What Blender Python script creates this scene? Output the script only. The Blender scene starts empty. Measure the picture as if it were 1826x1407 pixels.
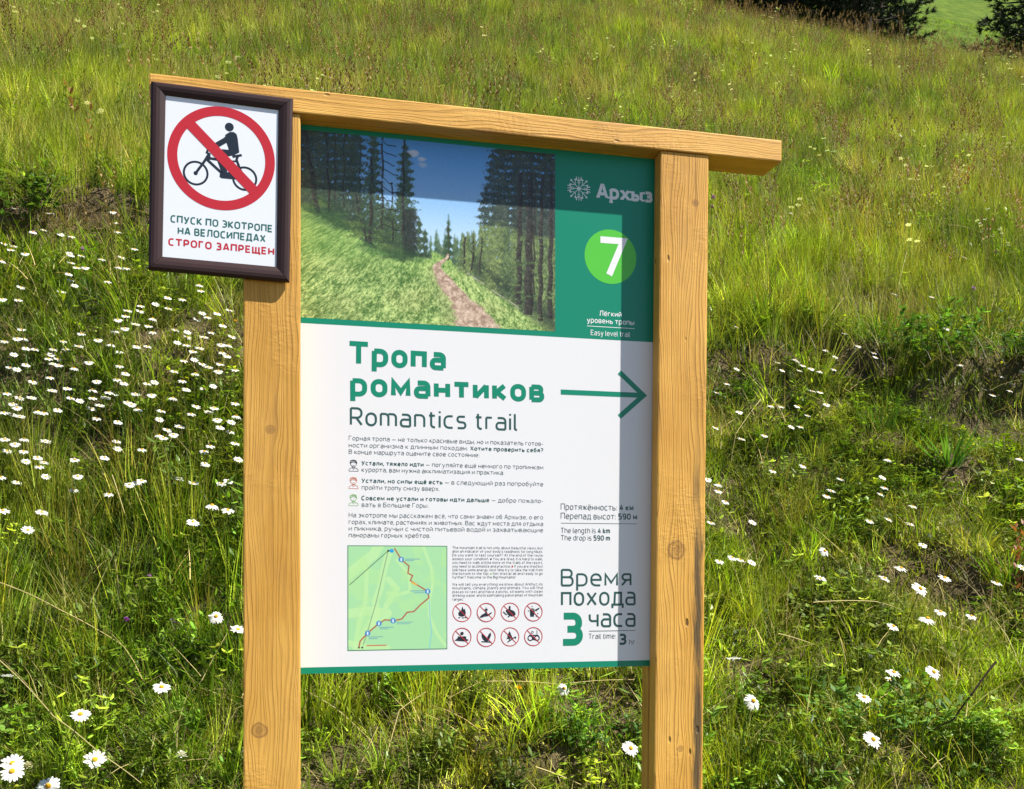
import bpy, bmesh, math, random
import numpy as np
from mathutils import Vector, Matrix

S = bpy.context.scene
COL = S.collection
random.seed(7)
RNG = np.random.default_rng(11)

# ------------------------------------------------------------------ camera
EYE = 1.50
F_PX, W_PX, H_PX, CX, HOR = 1783.0, 1826.0, 1407.0, 913.0, 1018.0
cam_d = bpy.data.cameras.new("camera")
cam = bpy.data.objects.new("camera", cam_d)
COL.objects.link(cam)
cam.location = (0, 0, EYE)
cam.rotation_euler = (math.radians(90), 0, 0)
cam_d.sensor_fit = 'HORIZONTAL'
cam_d.sensor_width = 36.0
cam_d.lens = F_PX / W_PX * 36.0
cam_d.shift_y = (HOR - H_PX / 2) / W_PX
cam_d.clip_start = 0.05
cam_d.clip_end = 2000
S.camera = cam

# ------------------------------------------------------------------ light
ALPHA = math.atan2(413, 1783)             # how far the board is turned from the picture plane
U = Vector((math.cos(ALPHA), math.sin(ALPHA), 0))
N = Vector((math.sin(ALPHA), -math.cos(ALPHA), 0))
SUN = (U * 1.9 + N * 1.0 + Vector((0, 0, 3.1))).normalized()
elev = math.asin(SUN.z)
azim = math.atan2(SUN.x, SUN.y)           # clockwise from +Y
w = bpy.data.worlds.new("World")
S.world = w
w.use_nodes = True
nt = w.node_tree
sky = nt.nodes.new("ShaderNodeTexSky")
sky.sky_type = 'NISHITA'
sky.sun_disc = False
sky.sun_elevation = elev
sky.sun_rotation = azim
sky.altitude = 1600
nt.links.new(sky.outputs[0], nt.nodes["Background"].inputs[0])
nt.nodes["Background"].inputs[1].default_value = 0.066
sun_d = bpy.data.lights.new("sun", 'SUN')
sun_d.energy = 5.0
sun_d.angle = math.radians(0.5)
sun_d.color = (1.0, 0.95, 0.86)
sun = bpy.data.objects.new("sun", sun_d)
COL.objects.link(sun)
sun.rotation_euler = SUN.to_track_quat('Z', 'Y').to_euler()
sun.location = (6, -4, 12)
S.view_settings.view_transform = 'Standard'
S.view_settings.look = 'None'
S.view_settings.exposure = 1.12
S.view_settings.gamma = 1.0
S.render.film_transparent = False
try:
    S.cycles.max_bounces = 6
    S.cycles.transparent_max_bounces = 4
    S.cycles.diffuse_bounces = 3
    S.cycles.glossy_bounces = 2
    S.cycles.transmission_bounces = 3
    S.cycles.caustics_reflective = False
    S.cycles.caustics_refractive = False
except Exception:
    pass


# ------------------------------------------------------------------ helpers
def srgb(r, g, b):
    f = lambda c: ((c / 255.0 + 0.055) / 1.055) ** 2.4 if c > 10 else c / 255.0 / 12.92
    return (f(r), f(g), f(b), 1.0)


def mat(name, col, rough=0.5, spec=0.5, noise=0.0, scale=30.0, bump=0.0, coat=0.0):
    m = bpy.data.materials.new(name)
    m.use_nodes = True
    t = m.node_tree
    p = t.nodes["Principled BSDF"]
    p.inputs["Base Color"].default_value = col if len(col) == 4 else (*col, 1)
    p.inputs["Roughness"].default_value = rough
    p.inputs["Specular IOR Level"].default_value = spec
    p.inputs["Coat Weight"].default_value = coat
    if noise or bump:
        tc = t.nodes.new("ShaderNodeTexCoord")
        n = t.nodes.new("ShaderNodeTexNoise")
        n.inputs["Scale"].default_value = scale
        n.inputs["Detail"].default_value = 6
        t.links.new(tc.outputs["Object"], n.inputs["Vector"])
        if noise:
            mx = t.nodes.new("ShaderNodeMix")
            mx.data_type = 'RGBA'
            c = p.inputs["Base Color"].default_value
            mx.inputs[6].default_value = [v * (1 - noise) for v in c[:3]] + [1]
            mx.inputs[7].default_value = [min(1, v * (1 + noise)) for v in c[:3]] + [1]
            t.links.new(n.outputs["Fac"], mx.inputs[0])
            t.links.new(mx.outputs[2], p.inputs["Base Color"])
        if bump:
            b = t.nodes.new("ShaderNodeBump")
            b.inputs["Strength"].default_value = bump
            b.inputs["Distance"].default_value = 0.002
            t.links.new(n.outputs["Fac"], b.inputs["Height"])
            t.links.new(b.outputs[0], p.inputs["Normal"])
    return m


def link_mesh(name, verts, faces, mats, parent=None, face_mat=None, smooth=False, uid=None):
    me = bpy.data.meshes.new(name)
    me.from_pydata([tuple(v) for v in verts], [], [tuple(f) for f in faces])
    for m in (mats if isinstance(mats, (list, tuple)) else [mats]):
        me.materials.append(m)
    if face_mat is not None:
        me.polygons.foreach_set("material_index", np.asarray(face_mat, dtype=np.int32))
    if smooth:
        me.polygons.foreach_set("use_smooth", np.ones(len(me.polygons), dtype=bool))
    me.update()
    o = bpy.data.objects.new(name, me)
    COL.objects.link(o)
    if parent:
        o.parent = parent
    return o


def tag(o, label=None, cat=None, group=None, kind=None):
    if label:
        o["label"] = label
    if cat:
        o["category"] = cat
    if group:
        o["group"] = group
    if kind:
        o["kind"] = kind
    return o


def empty(name, loc, rz=0.0):
    o = bpy.data.objects.new(name, None)
    COL.objects.link(o)
    o.location = loc
    o.rotation_euler = (0, 0, rz)
    o.empty_display_size = 0.1
    return o


# ------------------------------------------------------------------ noise
def _hash(i, j, seed):
    h = (i.astype(np.int64) * 374761393 + j.astype(np.int64) * 668265263 + seed * 974711) & 0x7fffffff
    h = ((h ^ (h >> 13)) * 1274126177) & 0x7fffffff
    return ((h ^ (h >> 16)) & 0xffff) / 65535.0


def vnoise(x, y, seed=0):
    x = np.asarray(x, float)
    y = np.asarray(y, float)
    i = np.floor(x)
    j = np.floor(y)
    fx = x - i
    fy = y - j
    fx = fx * fx * (3 - 2 * fx)
    fy = fy * fy * (3 - 2 * fy)
    a = _hash(i, j, seed)
    b = _hash(i + 1, j, seed)
    c = _hash(i, j + 1, seed)
    d = _hash(i + 1, j + 1, seed)
    return (a * (1 - fx) + b * fx) * (1 - fy) + (c * (1 - fx) + d * fx) * fy


def fbm(x, y, seed=0, octv=4, gain=0.5):
    x = np.asarray(x, float)
    y = np.asarray(y, float)
    s = 0.0
    a = 1.0
    tot = 0.0
    for k in range(octv):
        s = s + a * vnoise(x * 2 ** k + 17.3 * k, y * 2 ** k - 9.1 * k, seed + k)
        tot += a
        a *= gain
    return s / tot


def sstep(e0, e1, x):
    t = np.clip((np.asarray(x, float) - e0) / (e1 - e0), 0, 1)
    return t * t * (3 - 2 * t)


# ------------------------------------------------------------------ terrain heights (metres; y runs up the hill)
L_PTS = [(-8, -1.7), (0, -1.5), (1.0, -1.34), (1.6, -1.16), (2.15, -1.02), (2.6, -.86), (3.0, -.58), (3.5, -.05), (4.2, .66), (4.65, 1.14),
         (5.0, 1.52), (5.6, 2.02), (6.4, 2.5), (8, 3.5), (10, 4.7), (14, 7.3), (20, 11.3), (27, 15.9), (35, 20.4), (45, 27.5), (70, 46), (130, 86)]
R_PTS = [(-8, -1.7), (0, -1.5), (1.0, -1.36), (1.6, -1.18), (2.2, -1.05), (2.7, -.88), (3.4, -.40), (4.0, -.02), (4.5, .36), (5.0, .76),
         (5.4, 1.12), (6.0, 1.62), (7.0, 2.33), (8, 3.0), (10, 4.25), (14, 6.9), (20, 11.1), (27, 15.9), (35, 20.4), (45, 27.5), (70, 46), (130, 86)]


def _spline(pts):
    p = np.array(pts, float)
    m = np.gradient(p[:, 1], p[:, 0])

    def f(y):
        y = np.clip(y, p[0, 0], p[-1, 0])
        k = np.clip(np.searchsorted(p[:, 0], y) - 1, 0, len(p) - 2)
        h = p[k + 1, 0] - p[k, 0]
        t = (y - p[k, 0]) / h
        return ((2 * t ** 3 - 3 * t ** 2 + 1) * p[k, 1] + (t ** 3 - 2 * t ** 2 + t) * h * m[k]
                + (-2 * t ** 3 + 3 * t ** 2) * p[k + 1, 1] + (t ** 3 - t ** 2) * h * m[k + 1])
    return f


PL, PR = _spline(L_PTS), _spline(R_PTS)
# little scarps where the turf has slipped: x range, y line, height
SCARPS = [  # (x0, x1, y at x0, y at x1, drop)
    (-3.6, -1.75, 5.05, 5.2, 0.36),
    (1.9, 3.9, 5.22, 5.40, 0.36),
    (1.55, 2.15, 5.62, 5.45, 0.20),
    (0.95, 1.55, 5.35, 5.45, 0.22),
    (1.35, 2.6, 3.95, 4.1, 0.17),
    (1.75, 2.5, 4.75, 4.8, 0.13),
    (-2.3, -1.2, 4.25, 4.35, 0.08),
]


def height(x, y):
    x = np.asarray(x, float)
    y = np.asarray(y, float)
    k = sstep(-0.9, 1.1, x)
    h = PL(y) * (1 - k) + PR(y) * k
    h = h - 0.188 * np.clip(y / 27.0, 0, 1.2) * np.clip(x, -40, 40)
    near = sstep(1.5, 3.0, y)
    h = h + near * (0.16 * (fbm(x * 1.1, y * 1.1, 3, 3) - .5) + .07 * (fbm(x * 4.2, y * 4.2, 9, 2) - .5))
    h = h + sstep(7, 14, y) * 0.7 * (fbm(x * .22, y * .22, 21, 3) - .5)
    for x0, x1, y0, y1, d in SCARPS:
        t = (x - x0) / (x1 - x0)
        yc = y0 + (y1 - y0) * t + 0.22 * (vnoise(x * 2.3, x * 0 + y0, 5) - .5) + .07 * (vnoise(x * 9, x * 0 + y0, 6) - .5)
        m = sstep(0, .18, t) * sstep(1, .82, t)
        v = (y - yc)
        h = h + m * d * (sstep(-.03, .05, v) - 0.5 - np.clip(v / 1.1, -.5, .5)) * sstep(.9, .35, np.abs(v))
    return h


def ray_hit(px, py, above=0.0):
    """World point on the line of sight through a photo pixel that lies ABOVE metres over the hillside."""
    a, t = (px - CX) / F_PX, (HOR - py) / F_PX
    y = np.concatenate([np.arange(1.6, 10, .01), np.arange(10, 60, .05)])
    d = t * y - height(a * y, y) - above
    k = np.argmax(d <= 0)
    if d[k] > 0:
        k = len(y) - 1
    return float(a * y[k]), float(y[k]), float(height(a * y[k], y[k]))


def to_world_z(h):
    return h + EYE


# bare earth patches: photo pixel, radii
EARTH = [(150, 735, .42, .16), (235, 690, .3, .14), (420, 620, .3, .15), (1330, 745, .35, .16), (1290, 735, .3, .14), (1420, 855, .34, .13), (1400, 1165, .36, .10),
         (1650, 1030, .55, .09), (1720, 860, .3, .12), (1530, 1020, .3, .08), (120, 430, .35, .2), (1560, 775, .2, .1), (1330, 910, .2, .12), (1090, 1300, .25, .08),
         (60, 610, .3, .12), (300, 640, .3, .12), (1800, 800, .3, .1), (1000, 1250, .2, .07), (700, 1290, .2, .06)]
EARTH_W = []
for px, py, rx, ry in EARTH:
    gx, gy, gh = ray_hit(px, py)
    EARTH_W.append((gx, gy, rx, ry * 2.0))


def earth_mask(x, y):
    m = np.zeros(np.shape(x))
    wob = .5 + fbm(np.asarray(x) * 5, np.asarray(y) * 5, 31, 3)
    for gx, gy, rx, ry in EARTH_W:
        e = ((x - gx) / rx) ** 2 + ((y - gy) / ry) ** 2
        m = np.maximum(m, .62 * sstep(1.0, .25, e * wob))
    for x0, x1, y0, y1, d in SCARPS:
        t = (x - x0) / (x1 - x0)
        yc = y0 + (y1 - y0) * t + 0.22 * (vnoise(x * 2.3, np.asarray(x) * 0 + y0, 5) - .5)
        v = y - yc
        m = np.maximum(m, .7 * sstep(0, .15, t) * sstep(1, .85, t) * sstep(-.17, -.06, v) * sstep(.05, .0, v) * min(1, d * 4) * sstep(.36, .5, fbm(x * 3.1, y * 3.1, 33, 2)))
    return m


# ------------------------------------------------------------------ ground sheet
def build_ground():
    ys = [-8.0]
    while ys[-1] < 128:
        y = ys[-1]
        ys.append(y + (0.5 if y < 1.0 else 0.04 if y < 6.5 else 0.04 + (y - 6.5) * .035))
    ys = np.array(ys)
    us = np.linspace(-1.9, 1.9, 420)
    us = np.sign(us) * (np.abs(us) * .55 + .45 * us ** 2 / 1.9)
    Y = np.repeat(ys[:, None], len(us), 1)
    X = us[None, :] * (np.maximum(Y, 0) + 2.6)
    Z = height(X, Y) + EYE
    e = earth_mask(X, Y)
    Z = Z + .02 * (fbm(X * 14, Y * 14, 55, 3) - .5) * sstep(9, 5, Y)
    nr, nc = X.shape
    v = np.stack([X, Y, Z], -1).reshape(-1, 3)
    idx = np.arange(nr * nc).reshape(nr, nc)
    f = np.stack([idx[:-1, :-1], idx[:-1, 1:], idx[1:, 1:], idx[1:, :-1]], -1).reshape(-1, 4)
    me = bpy.data.meshes.new("ground")
    me.vertices.add(len(v))
    me.vertices.foreach_set("co", v.ravel())
    me.loops.add(len(f) * 4)
    me.loops.foreach_set("vertex_index", f.ravel().astype(np.int32))
    me.polygons.add(len(f))
    me.polygons.foreach_set("loop_start", np.arange(0, len(f) * 4, 4, dtype=np.int32))
    me.polygons.foreach_set("use_smooth", np.ones(len(f), dtype=bool))
    a = me.attributes.new("veg", 'FLOAT', 'POINT')
    veg = (1 - e) * (.35 + .5 * sstep(6, 12, Y))
    lawn = sstep(29, 36, Y)
    a.data.foreach_set("value", np.clip(veg, 0, 1).ravel().astype(np.float32))
    b = me.attributes.new("lawn", 'FLOAT', 'POINT')
    b.data.foreach_set("value", lawn.ravel().astype(np.float32))
    me.update(calc_edges=True)
    m = bpy.data.materials.new("meadow_soil")
    m.use_nodes = True
    t = m.node_tree
    p = t.nodes["Principled BSDF"]
    p.inputs["Roughness"].default_value = .95
    p.inputs["Specular IOR Level"].default_value = .1
    tc = t.nodes.new("ShaderNodeTexCoord")
    n1 = t.nodes.new("ShaderNodeTexNoise")
    n1.inputs["Scale"].default_value = 9
    n1.inputs["Detail"].default_value = 8
    n1.inputs["Roughness"].default_value = .7
    t.links.new(tc.outputs["Object"], n1.inputs["Vector"])
    r1 = t.nodes.new("ShaderNodeValToRGB")
    r1.color_ramp.elements[0].position = .3
    r1.color_ramp.elements[0].color = (.022, .016, .010, 1)
    r1.color_ramp.elements[1].position = .72
    r1.color_ramp.elements[1].color = (.23, .165, .095, 1)
    t.links.new(n1.outputs["Fac"], r1.inputs[0])
    r2 = t.nodes.new("ShaderNodeValToRGB")
    r2.color_ramp.elements[0].position = .3
    r2.color_ramp.elements[0].color = (.022, .035, .007, 1)
    r2.color_ramp.elements[1].position = .7
    r2.color_ramp.elements[1].color = (.075, .09, .02, 1)
    t.links.new(n1.outputs["Fac"], r2.inputs[0])
    n2 = t.nodes.new("ShaderNodeTexNoise")
    n2.inputs["Scale"].default_value = 1.3
    n2.inputs["Detail"].default_value = 9
    t.links.new(tc.outputs["Object"], n2.inputs["Vector"])
    r3 = t.nodes.new("ShaderNodeValToRGB")
    r3.color_ramp.elements[0].position = .35
    r3.color_ramp.elements[0].color = (.045, .085, .006, 1)
    r3.color_ramp.elements[1].position = .65
    r3.color_ramp.elements[1].color = (.10, .15, .012, 1)
    t.links.new(n2.outputs["Fac"], r3.inputs[0])
    av = t.nodes.new("ShaderNodeAttribute")
    av.attribute_name = "veg"
    al = t.nodes.new("ShaderNodeAttribute")
    al.attribute_name = "lawn"
    mx = t.nodes.new("ShaderNodeMix")
    mx.data_type = 'RGBA'
    t.links.new(av.outputs["Fac"], mx.inputs[0])
    t.links.new(r1.outputs[0], mx.inputs[6])
    t.links.new(r2.outputs[0], mx.inputs[7])
    my = t.nodes.new("ShaderNodeMix")
    my.data_type = 'RGBA'
    t.links.new(al.outputs["Fac"], my.inputs[0])
    t.links.new(mx.outputs[2], my.inputs[6])
    t.links.new(r3.outputs[0], my.inputs[7])
    t.links.new(my.outputs[2], p.inputs["Base Color"])
    n3 = t.nodes.new("ShaderNodeTexNoise")
    n3.inputs["Scale"].default_value = 85
    n3.inputs["Detail"].default_value = 6
    t.links.new(tc.outputs["Object"], n3.inputs["Vector"])
    bp = t.nodes.new("ShaderNodeBump")
    bp.inputs["Strength"].default_value = .8
    bp.inputs["Distance"].default_value = .03
    t.links.new(n3.outputs["Fac"], bp.inputs["Height"])
    t.links.new(bp.outputs[0], p.inputs["Normal"])
    me.materials.append(m)
    o = bpy.data.objects.new("ground", me)
    COL.objects.link(o)
    tag(o, kind="structure")
    return o


build_ground()

# ------------------------------------------------------------------ wood
def wood_mat(name, along, centre, knots=(), stain=None, seed=0.0, tone=1.0, rings=150.0, grain=1.0):
    """Planed pine. along: 'Z' or 'X' in the board's own axes; knots: (across, along, radius)."""
    m = bpy.data.materials.new(name)
    m.use_nodes = True
    t = m.node_tree
    L = t.links.new
    p = t.nodes["Principled BSDF"]

    def math_(op, a, b=None, c=None, clamp=False):
        n = t.nodes.new("ShaderNodeMath")
        n.operation = op
        n.use_clamp = clamp
        for i, v in enumerate((a, b, c)):
            if v is None:
                continue
            if isinstance(v, (int, float)):
                n.inputs[i].default_value = v
            else:
                L(v, n.inputs[i])
        return n.outputs[0]

    tc = t.nodes.new("ShaderNodeTexCoord")
    sp = t.nodes.new("ShaderNodeSeparateXYZ")
    L(tc.outputs["Object"], sp.inputs[0])
    X, Y, Z = sp.outputs[0], sp.outputs[1], sp.outputs[2]
    if along == 'Z':
        ac, al = X, Z
    else:
        ac, al = Z, X
    ac0 = math_('SUBTRACT', ac, centre)
    acy = math_('MULTIPLY_ADD', Y, 0.8, ac0)

    def comb(a, b, c):
        n = t.nodes.new("ShaderNodeCombineXYZ")
        for i, v in enumerate((a, b, c)):
            if isinstance(v, (int, float)):
                n.inputs[i].default_value = v
            else:
                L(v, n.inputs[i])
        return n.outputs[0]

    def noise(vec, scale, detail=3, rough=.5):
        n = t.nodes.new("ShaderNodeTexNoise")
        n.inputs["Scale"].default_value = scale
        n.inputs["Detail"].default_value = detail
        n.inputs["Roughness"].default_value = rough
        L(vec, n.inputs["Vector"])
        return n.outputs["Fac"]

    warp = noise(comb(math_('MULTIPLY', acy, 9.0), seed, math_('MULTIPLY', al, 1.6)), 1.0, 2)
    warp2 = noise(comb(math_('MULTIPLY', acy, 30.0), seed + 3, math_('MULTIPLY', al, 9)), 1.0, 2)
    v = math_('ADD', acy, math_('MULTIPLY', math_('SUBTRACT', warp, .5), .085))
    v = math_('ADD', v, math_('MULTIPLY', math_('SUBTRACT', warp2, .5), .008))
    kmask = None
    for ka, kl, kr in knots:
        da = math_('SUBTRACT', ac0, ka)
        dl = math_('MULTIPLY', math_('SUBTRACT', al, kl), .42)
        d2 = math_('ADD', math_('MULTIPLY', da, da), math_('MULTIPLY', dl, dl))
        g = math_('EXPONENT', math_('MULTIPLY', d2, -1.0 / (kr * 1.7) ** 2))
        v = math_('SUBTRACT', v, math_('MULTIPLY', math_('MULTIPLY', da, g), .78))
        dl2 = math_('SUBTRACT', al, kl)
        r = math_('SQRT', math_('ADD', math_('MULTIPLY', da, da), math_('MULTIPLY', dl2, dl2)))
        r = math_('ADD', r, math_('MULTIPLY', math_('SUBTRACT', warp2, .5), kr * 1.3))
        mk = math_('SUBTRACT', 1.0, math_('DIVIDE', r, kr))
        mk = math_('MULTIPLY', mk, 2.6, clamp=True)
        rim = math_('SUBTRACT', 1.0, math_('ABSOLUTE', math_('MULTIPLY', math_('SUBTRACT', math_('DIVIDE', r, kr), 1.0), 4.0)), clamp=True)
        cr = math_('MULTIPLY_ADD', math_('SINE', math_('MULTIPLY', r, 26.0 / kr)), .28, noise(comb(math_('MULTIPLY', da, 70.0), seed + kl, math_('MULTIPLY', dl2, 200.0)), 1.0, 3))
        body = math_('MULTIPLY', mk, math_('ADD', .25, math_('MULTIPLY', cr, .6)))
        tot = math_('MAXIMUM', body, math_('MULTIPLY', rim, .75))
        kmask = tot if kmask is None else math_('MAXIMUM', kmask, tot)
    vn = noise(comb(math_('MULTIPLY', v, 34.0), seed + 31, 0.0), 1.0, 3, .6)
    v = math_('ADD', v, math_('MULTIPLY', math_('SUBTRACT', vn, .5), .034))
    ph = math_('MULTIPLY', v, rings)
    wv = math_('FRACT', ph)
    wv = math_('POWER', wv, 2.6)
    wv = math_('MULTIPLY', wv, math_('MULTIPLY', math_('SUBTRACT', 1.0, math_('FRACT', ph)), 7.0, clamp=True))
    amp = noise(comb(math_('MULTIPLY', acy, 22.0), seed + 9, math_('MULTIPLY', al, 2.2)), 1.0, 2)
    wv = math_('MULTIPLY', wv, math_('MULTIPLY_ADD', amp, 1.9 * grain, -.30 + .25 * (grain - 1), clamp=True))
    fib = noise(comb(math_('MULTIPLY', acy, 520.0), seed, math_('MULTIPLY', al, 14.0)), 1.0, 4, .65)
    blot = noise(comb(math_('MULTIPLY', acy, 7.0), seed + 5, math_('MULTIPLY', al, 2.6)), 1.0, 4, .6)
    fur = noise(comb(math_('MULTIPLY', acy, 55.0), seed + 15, math_('MULTIPLY', al, 120.0)), 1.0, 4, .6)
    rough_zone = math_('MULTIPLY', math_('SUBTRACT', noise(comb(math_('MULTIPLY', acy, 8.0), seed + 25, math_('MULTIPLY', al, 5.0)), 1.0, 3), .52), 7.0, clamp=True)

    def mixc(f, a, b):
        n = t.nodes.new("ShaderNodeMix")
        n.data_type = 'RGBA'
        L(f, n.inputs[0])
        for i, c in ((6, a), (7, b)):
            if isinstance(c, tuple):
                n.inputs[i].default_value = c
            else:
                L(c, n.inputs[i])
        return n.outputs[2]

    k = tone
    light = (.82 * k, .465 * k, .100 * k, 1)
    light2 = (.62 * k, .315 * k, .050 * k, 1)
    dark = (.30 * k, .125 * k, .02 * k, 1)
    c = mixc(math_('MULTIPLY_ADD', blot, 3.2, -1.1, clamp=True), light, light2)
    c = mixc(math_('MULTIPLY', wv, 1.0, clamp=True), c, dark)
    c = mixc(math_('MULTIPLY', math_('SUBTRACT', fib, .45), .9, clamp=True), c, (.30 * k, .14 * k, .035 * k, 1))
    if kmask is not None:
        c = mixc(kmask, c, (.19, .085, .03, 1))
    ck = noise(comb(math_('MULTIPLY', acy, 170.0), seed + 41, math_('MULTIPLY', al, 1.7)), 1.0, 2, .5)
    ckm = math_('MULTIPLY', math_('SUBTRACT', ck, .725), 22.0, clamp=True)
    c = mixc(math_('MULTIPLY', ckm, .75), c, (.10, .045, .015, 1))
    dirt = noise(comb(math_('MULTIPLY', acy, 13.0), seed + 51, math_('MULTIPLY', al, 4.5)), 1.0, 6, .7)
    c = mixc(math_('MULTIPLY', math_('SUBTRACT', dirt, .55), 2.0, clamp=True), c, (.36 * k, .19 * k, .055 * k, 1))
    # small dark nicks
    nk = t.nodes.new("ShaderNodeTexVoronoi")
    nk.inputs["Scale"].default_value = 1.0
    L(comb(math_('MULTIPLY', acy, 16.0), seed, math_('MULTIPLY', al, 6.5)), nk.inputs["Vector"])
    nkm = math_('MULTIPLY', math_('SUBTRACT', .075, nk.outputs["Distance"]), 30.0, clamp=True)
    c = mixc(math_('MULTIPLY', nkm, .8), c, (.05, .022, .01, 1))
    if stain:
        # grey mildew along one edge, below a given height: (edge across, inward sign, top along)
        ea, sg, top = stain
        dist = math_('MULTIPLY', math_('SUBTRACT', ea, ac0), sg)
        sn = noise(comb(math_('MULTIPLY', acy, 26.0), seed + 8, math_('MULTIPLY', al, 2.6)), 1.0, 5, .65)
        sn2 = noise(comb(math_('MULTIPLY', acy, 60.0), seed + 18, math_('MULTIPLY', al, 7)), 1.0, 5, .65)
        mid = math_('MULTIPLY_ADD', sn, .034, .004)
        hw_ = math_('MULTIPLY_ADD', sn2, .036, -.004)
        e = math_('MULTIPLY', math_('SUBTRACT', hw_, math_('ABSOLUTE', math_('SUBTRACT', dist, mid))), 90.0, clamp=True)
        hgt = math_('MULTIPLY', math_('SUBTRACT', top, al), 3.0, clamp=True)
        e = math_('MULTIPLY', math_('MULTIPLY', e, hgt), math_('MULTIPLY_ADD', sn2, 2.2, -.2, clamp=True))
        c = mixc(math_('MULTIPLY', e, .9), c, (.075, .055, .03, 1))
    L(c, p.inputs["Base Color"])
    p.inputs["Roughness"].default_value = .62
    p.inputs["Specular IOR Level"].default_value = .35
    hgt_ = math_('ADD', math_('MULTIPLY', wv, -.55), math_('MULTIPLY', fib, .55))
    hgt_ = math_('ADD', hgt_, math_('MULTIPLY', math_('MULTIPLY', fur, rough_zone), 1.1))
    hgt_ = math_('SUBTRACT', hgt_, math_('MULTIPLY', nkm, 2.0))
    hgt_ = math_('SUBTRACT', hgt_, math_('MULTIPLY', ckm, 1.2))
    b = t.nodes.new("ShaderNodeBump")
    b.inputs["Strength"].default_value = .7
    b.inputs["Distance"].default_value = .0018
    L(hgt_, b.inputs["Height"])
    L(b.outputs[0], p.inputs["Normal"])
    return m


# ------------------------------------------------------------------ the board
DP = 2.32                                  # distance from the camera to the printed face, along its normal
Z_BASE = EYE - 1.03                         # where the posts enter the turf
board = empty("information_board", (-math.sin(ALPHA) * DP, math.cos(ALPHA) * DP, Z_BASE), ALPHA)
tag(board, "wooden trail information board with two yellow pine posts and a white and green printed panel", "information board")


def bd(px, py, d=0.0):
    """Photo pixel -> (s, z) on the plane d metres in front of the printed face, in the board's own axes."""
    th = math.atan2(px - CX, F_PX) + ALPHA
    s = (DP - d) * math.tan(th)
    depth = s * math.sin(ALPHA) + (DP - d) * math.cos(ALPHA)
    return s, (HOR - py) / F_PX * depth + EYE - Z_BASE


def box_part(name, s0, s1, d0, d1, z0, z1, m, parent=board, bevel=.004, seg=2, shear=0.0, jitter=0.0):
    bm = bmesh.new()
    bmesh.ops.create_cube(bm, size=1.0)
    for v in bm.verts:
        v.co = Vector((s0 + (v.co.x + .5) * (s1 - s0), -(d0 + (v.co.y + .5) * (d1 - d0)), z0 + (v.co.z + .5) * (z1 - z0)))
    bmesh.ops.recalc_face_normals(bm, faces=bm.faces)
    if bevel:
        bmesh.ops.bevel(bm, geom=bm.edges[:], offset=bevel, segments=seg, profile=.6, affect='EDGES')
    if shear:
        zm = EYE - Z_BASE + .15
        for v in bm.verts:
            v.co.x += (v.co.z - zm) * shear
    me = bpy.data.meshes.new(name)
    bm.to_mesh(me)
    bm.free()
    me.materials.append(m)
    o = bpy.data.objects.new(name, me)
    COL.objects.link(o)
    o.parent = parent
    return o


ZT = EYE - Z_BASE
zr = lambda px, py, d: bd(px, py, d)[1]
S_LL, S_LR = -.0794, .0437
S_RL, S_RR = .887, 1.0126
ZB, ZTOP = 1.018 + ZT, 1.071 + ZT
kn = lambda px, py, d, centre, r: (bd(px, py, d)[0] - centre, bd(px, py, d)[1], r)
cl, cr = (S_LL + S_LR) / 2, (S_RL + S_RR) / 2
m_left = wood_mat("pine_left", 'Z', cl, [kn(483, 766, .045, cl, .0085), kn(462, 1302, .045, cl, .017)], seed=1.3, rings=125, tone=.92)
m_right = wood_mat("pine_right", 'Z', cr, [kn(1207, 982, .045, cr, .0245), kn(1240, 362, .045, cr, .007), kn(1213, 1335, .045, cr, .008)], stain=(S_RR - cr, 1.0, .40 + ZT), seed=7.7, rings=135, grain=1.45)
m_back = wood_mat("pine_back", 'Z', cr, [], seed=4.1, rings=90, tone=.9)
m_beam = wood_mat("pine_beam", 'X', (ZB + ZTOP) / 2, [], seed=12.4, rings=150)
box_part("post", S_LL, S_LR, .003, .045, -.35, ZB - .001, m_left)
box_part("post", S_RL, S_RR, .003, .045, -.35, ZB - .001, m_right, shear=.0106)
box_part("back_batten", S_LL + .001, S_LR - .001, -.050, -.007, -.35, ZB - .001, m_back)
box_part("back_batten", S_RL + .0005, S_RR - .001, -.050, -.007, -.35, ZB - .001, m_back, shear=.0106)
box_part("beam", -.275, 1.2146, -.047, .049, ZB, ZTOP, m_beam, bevel=.003)

# the printed panel
PAPER = mat("panel_white", (.74, .74, .77, 1), rough=.42, spec=.3, noise=.015, scale=6)
GREEN = mat("print_green", (.003, .225, .135, 1), rough=.32, spec=.4)
LIME = mat("print_lime", (.095, .53, .05, 1), rough=.32, spec=.4)
DARK = mat("print_dark_green", (.022, .085, .080, 1), rough=.35, spec=.4)
GREYT = mat("print_grey", (.085, .115, .12, 1), rough=.35, spec=.4)
WHITE = mat("print_white", (.82, .82, .84, 1), rough=.32, spec=.4)
RED = mat("print_red", (.50, .022, .035, 1), rough=.35, spec=.4)
NAVY = mat("print_navy", (.016, .024, .038, 1), rough=.35, spec=.4)
ORANGE = mat("print_orange", (.62, .20, .11, 1), rough=.35, spec=.4)
LEAF = mat("print_leaf_green", (.25, .48, .16, 1), rough=.35, spec=.4)
LOGOW = mat("print_logo_white", (.70, .74, .76, 1), rough=.35, spec=.4)

P_S0, P_S1 = .020, .905
P_Z1 = ZB - .004
P_Z0 = zr(537, 1201.8, 0)
panel = box_part("panel", P_S0, P_S1, -.0045, 0, P_Z0, P_Z1, PAPER, bevel=.0005, seg=1)


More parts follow.
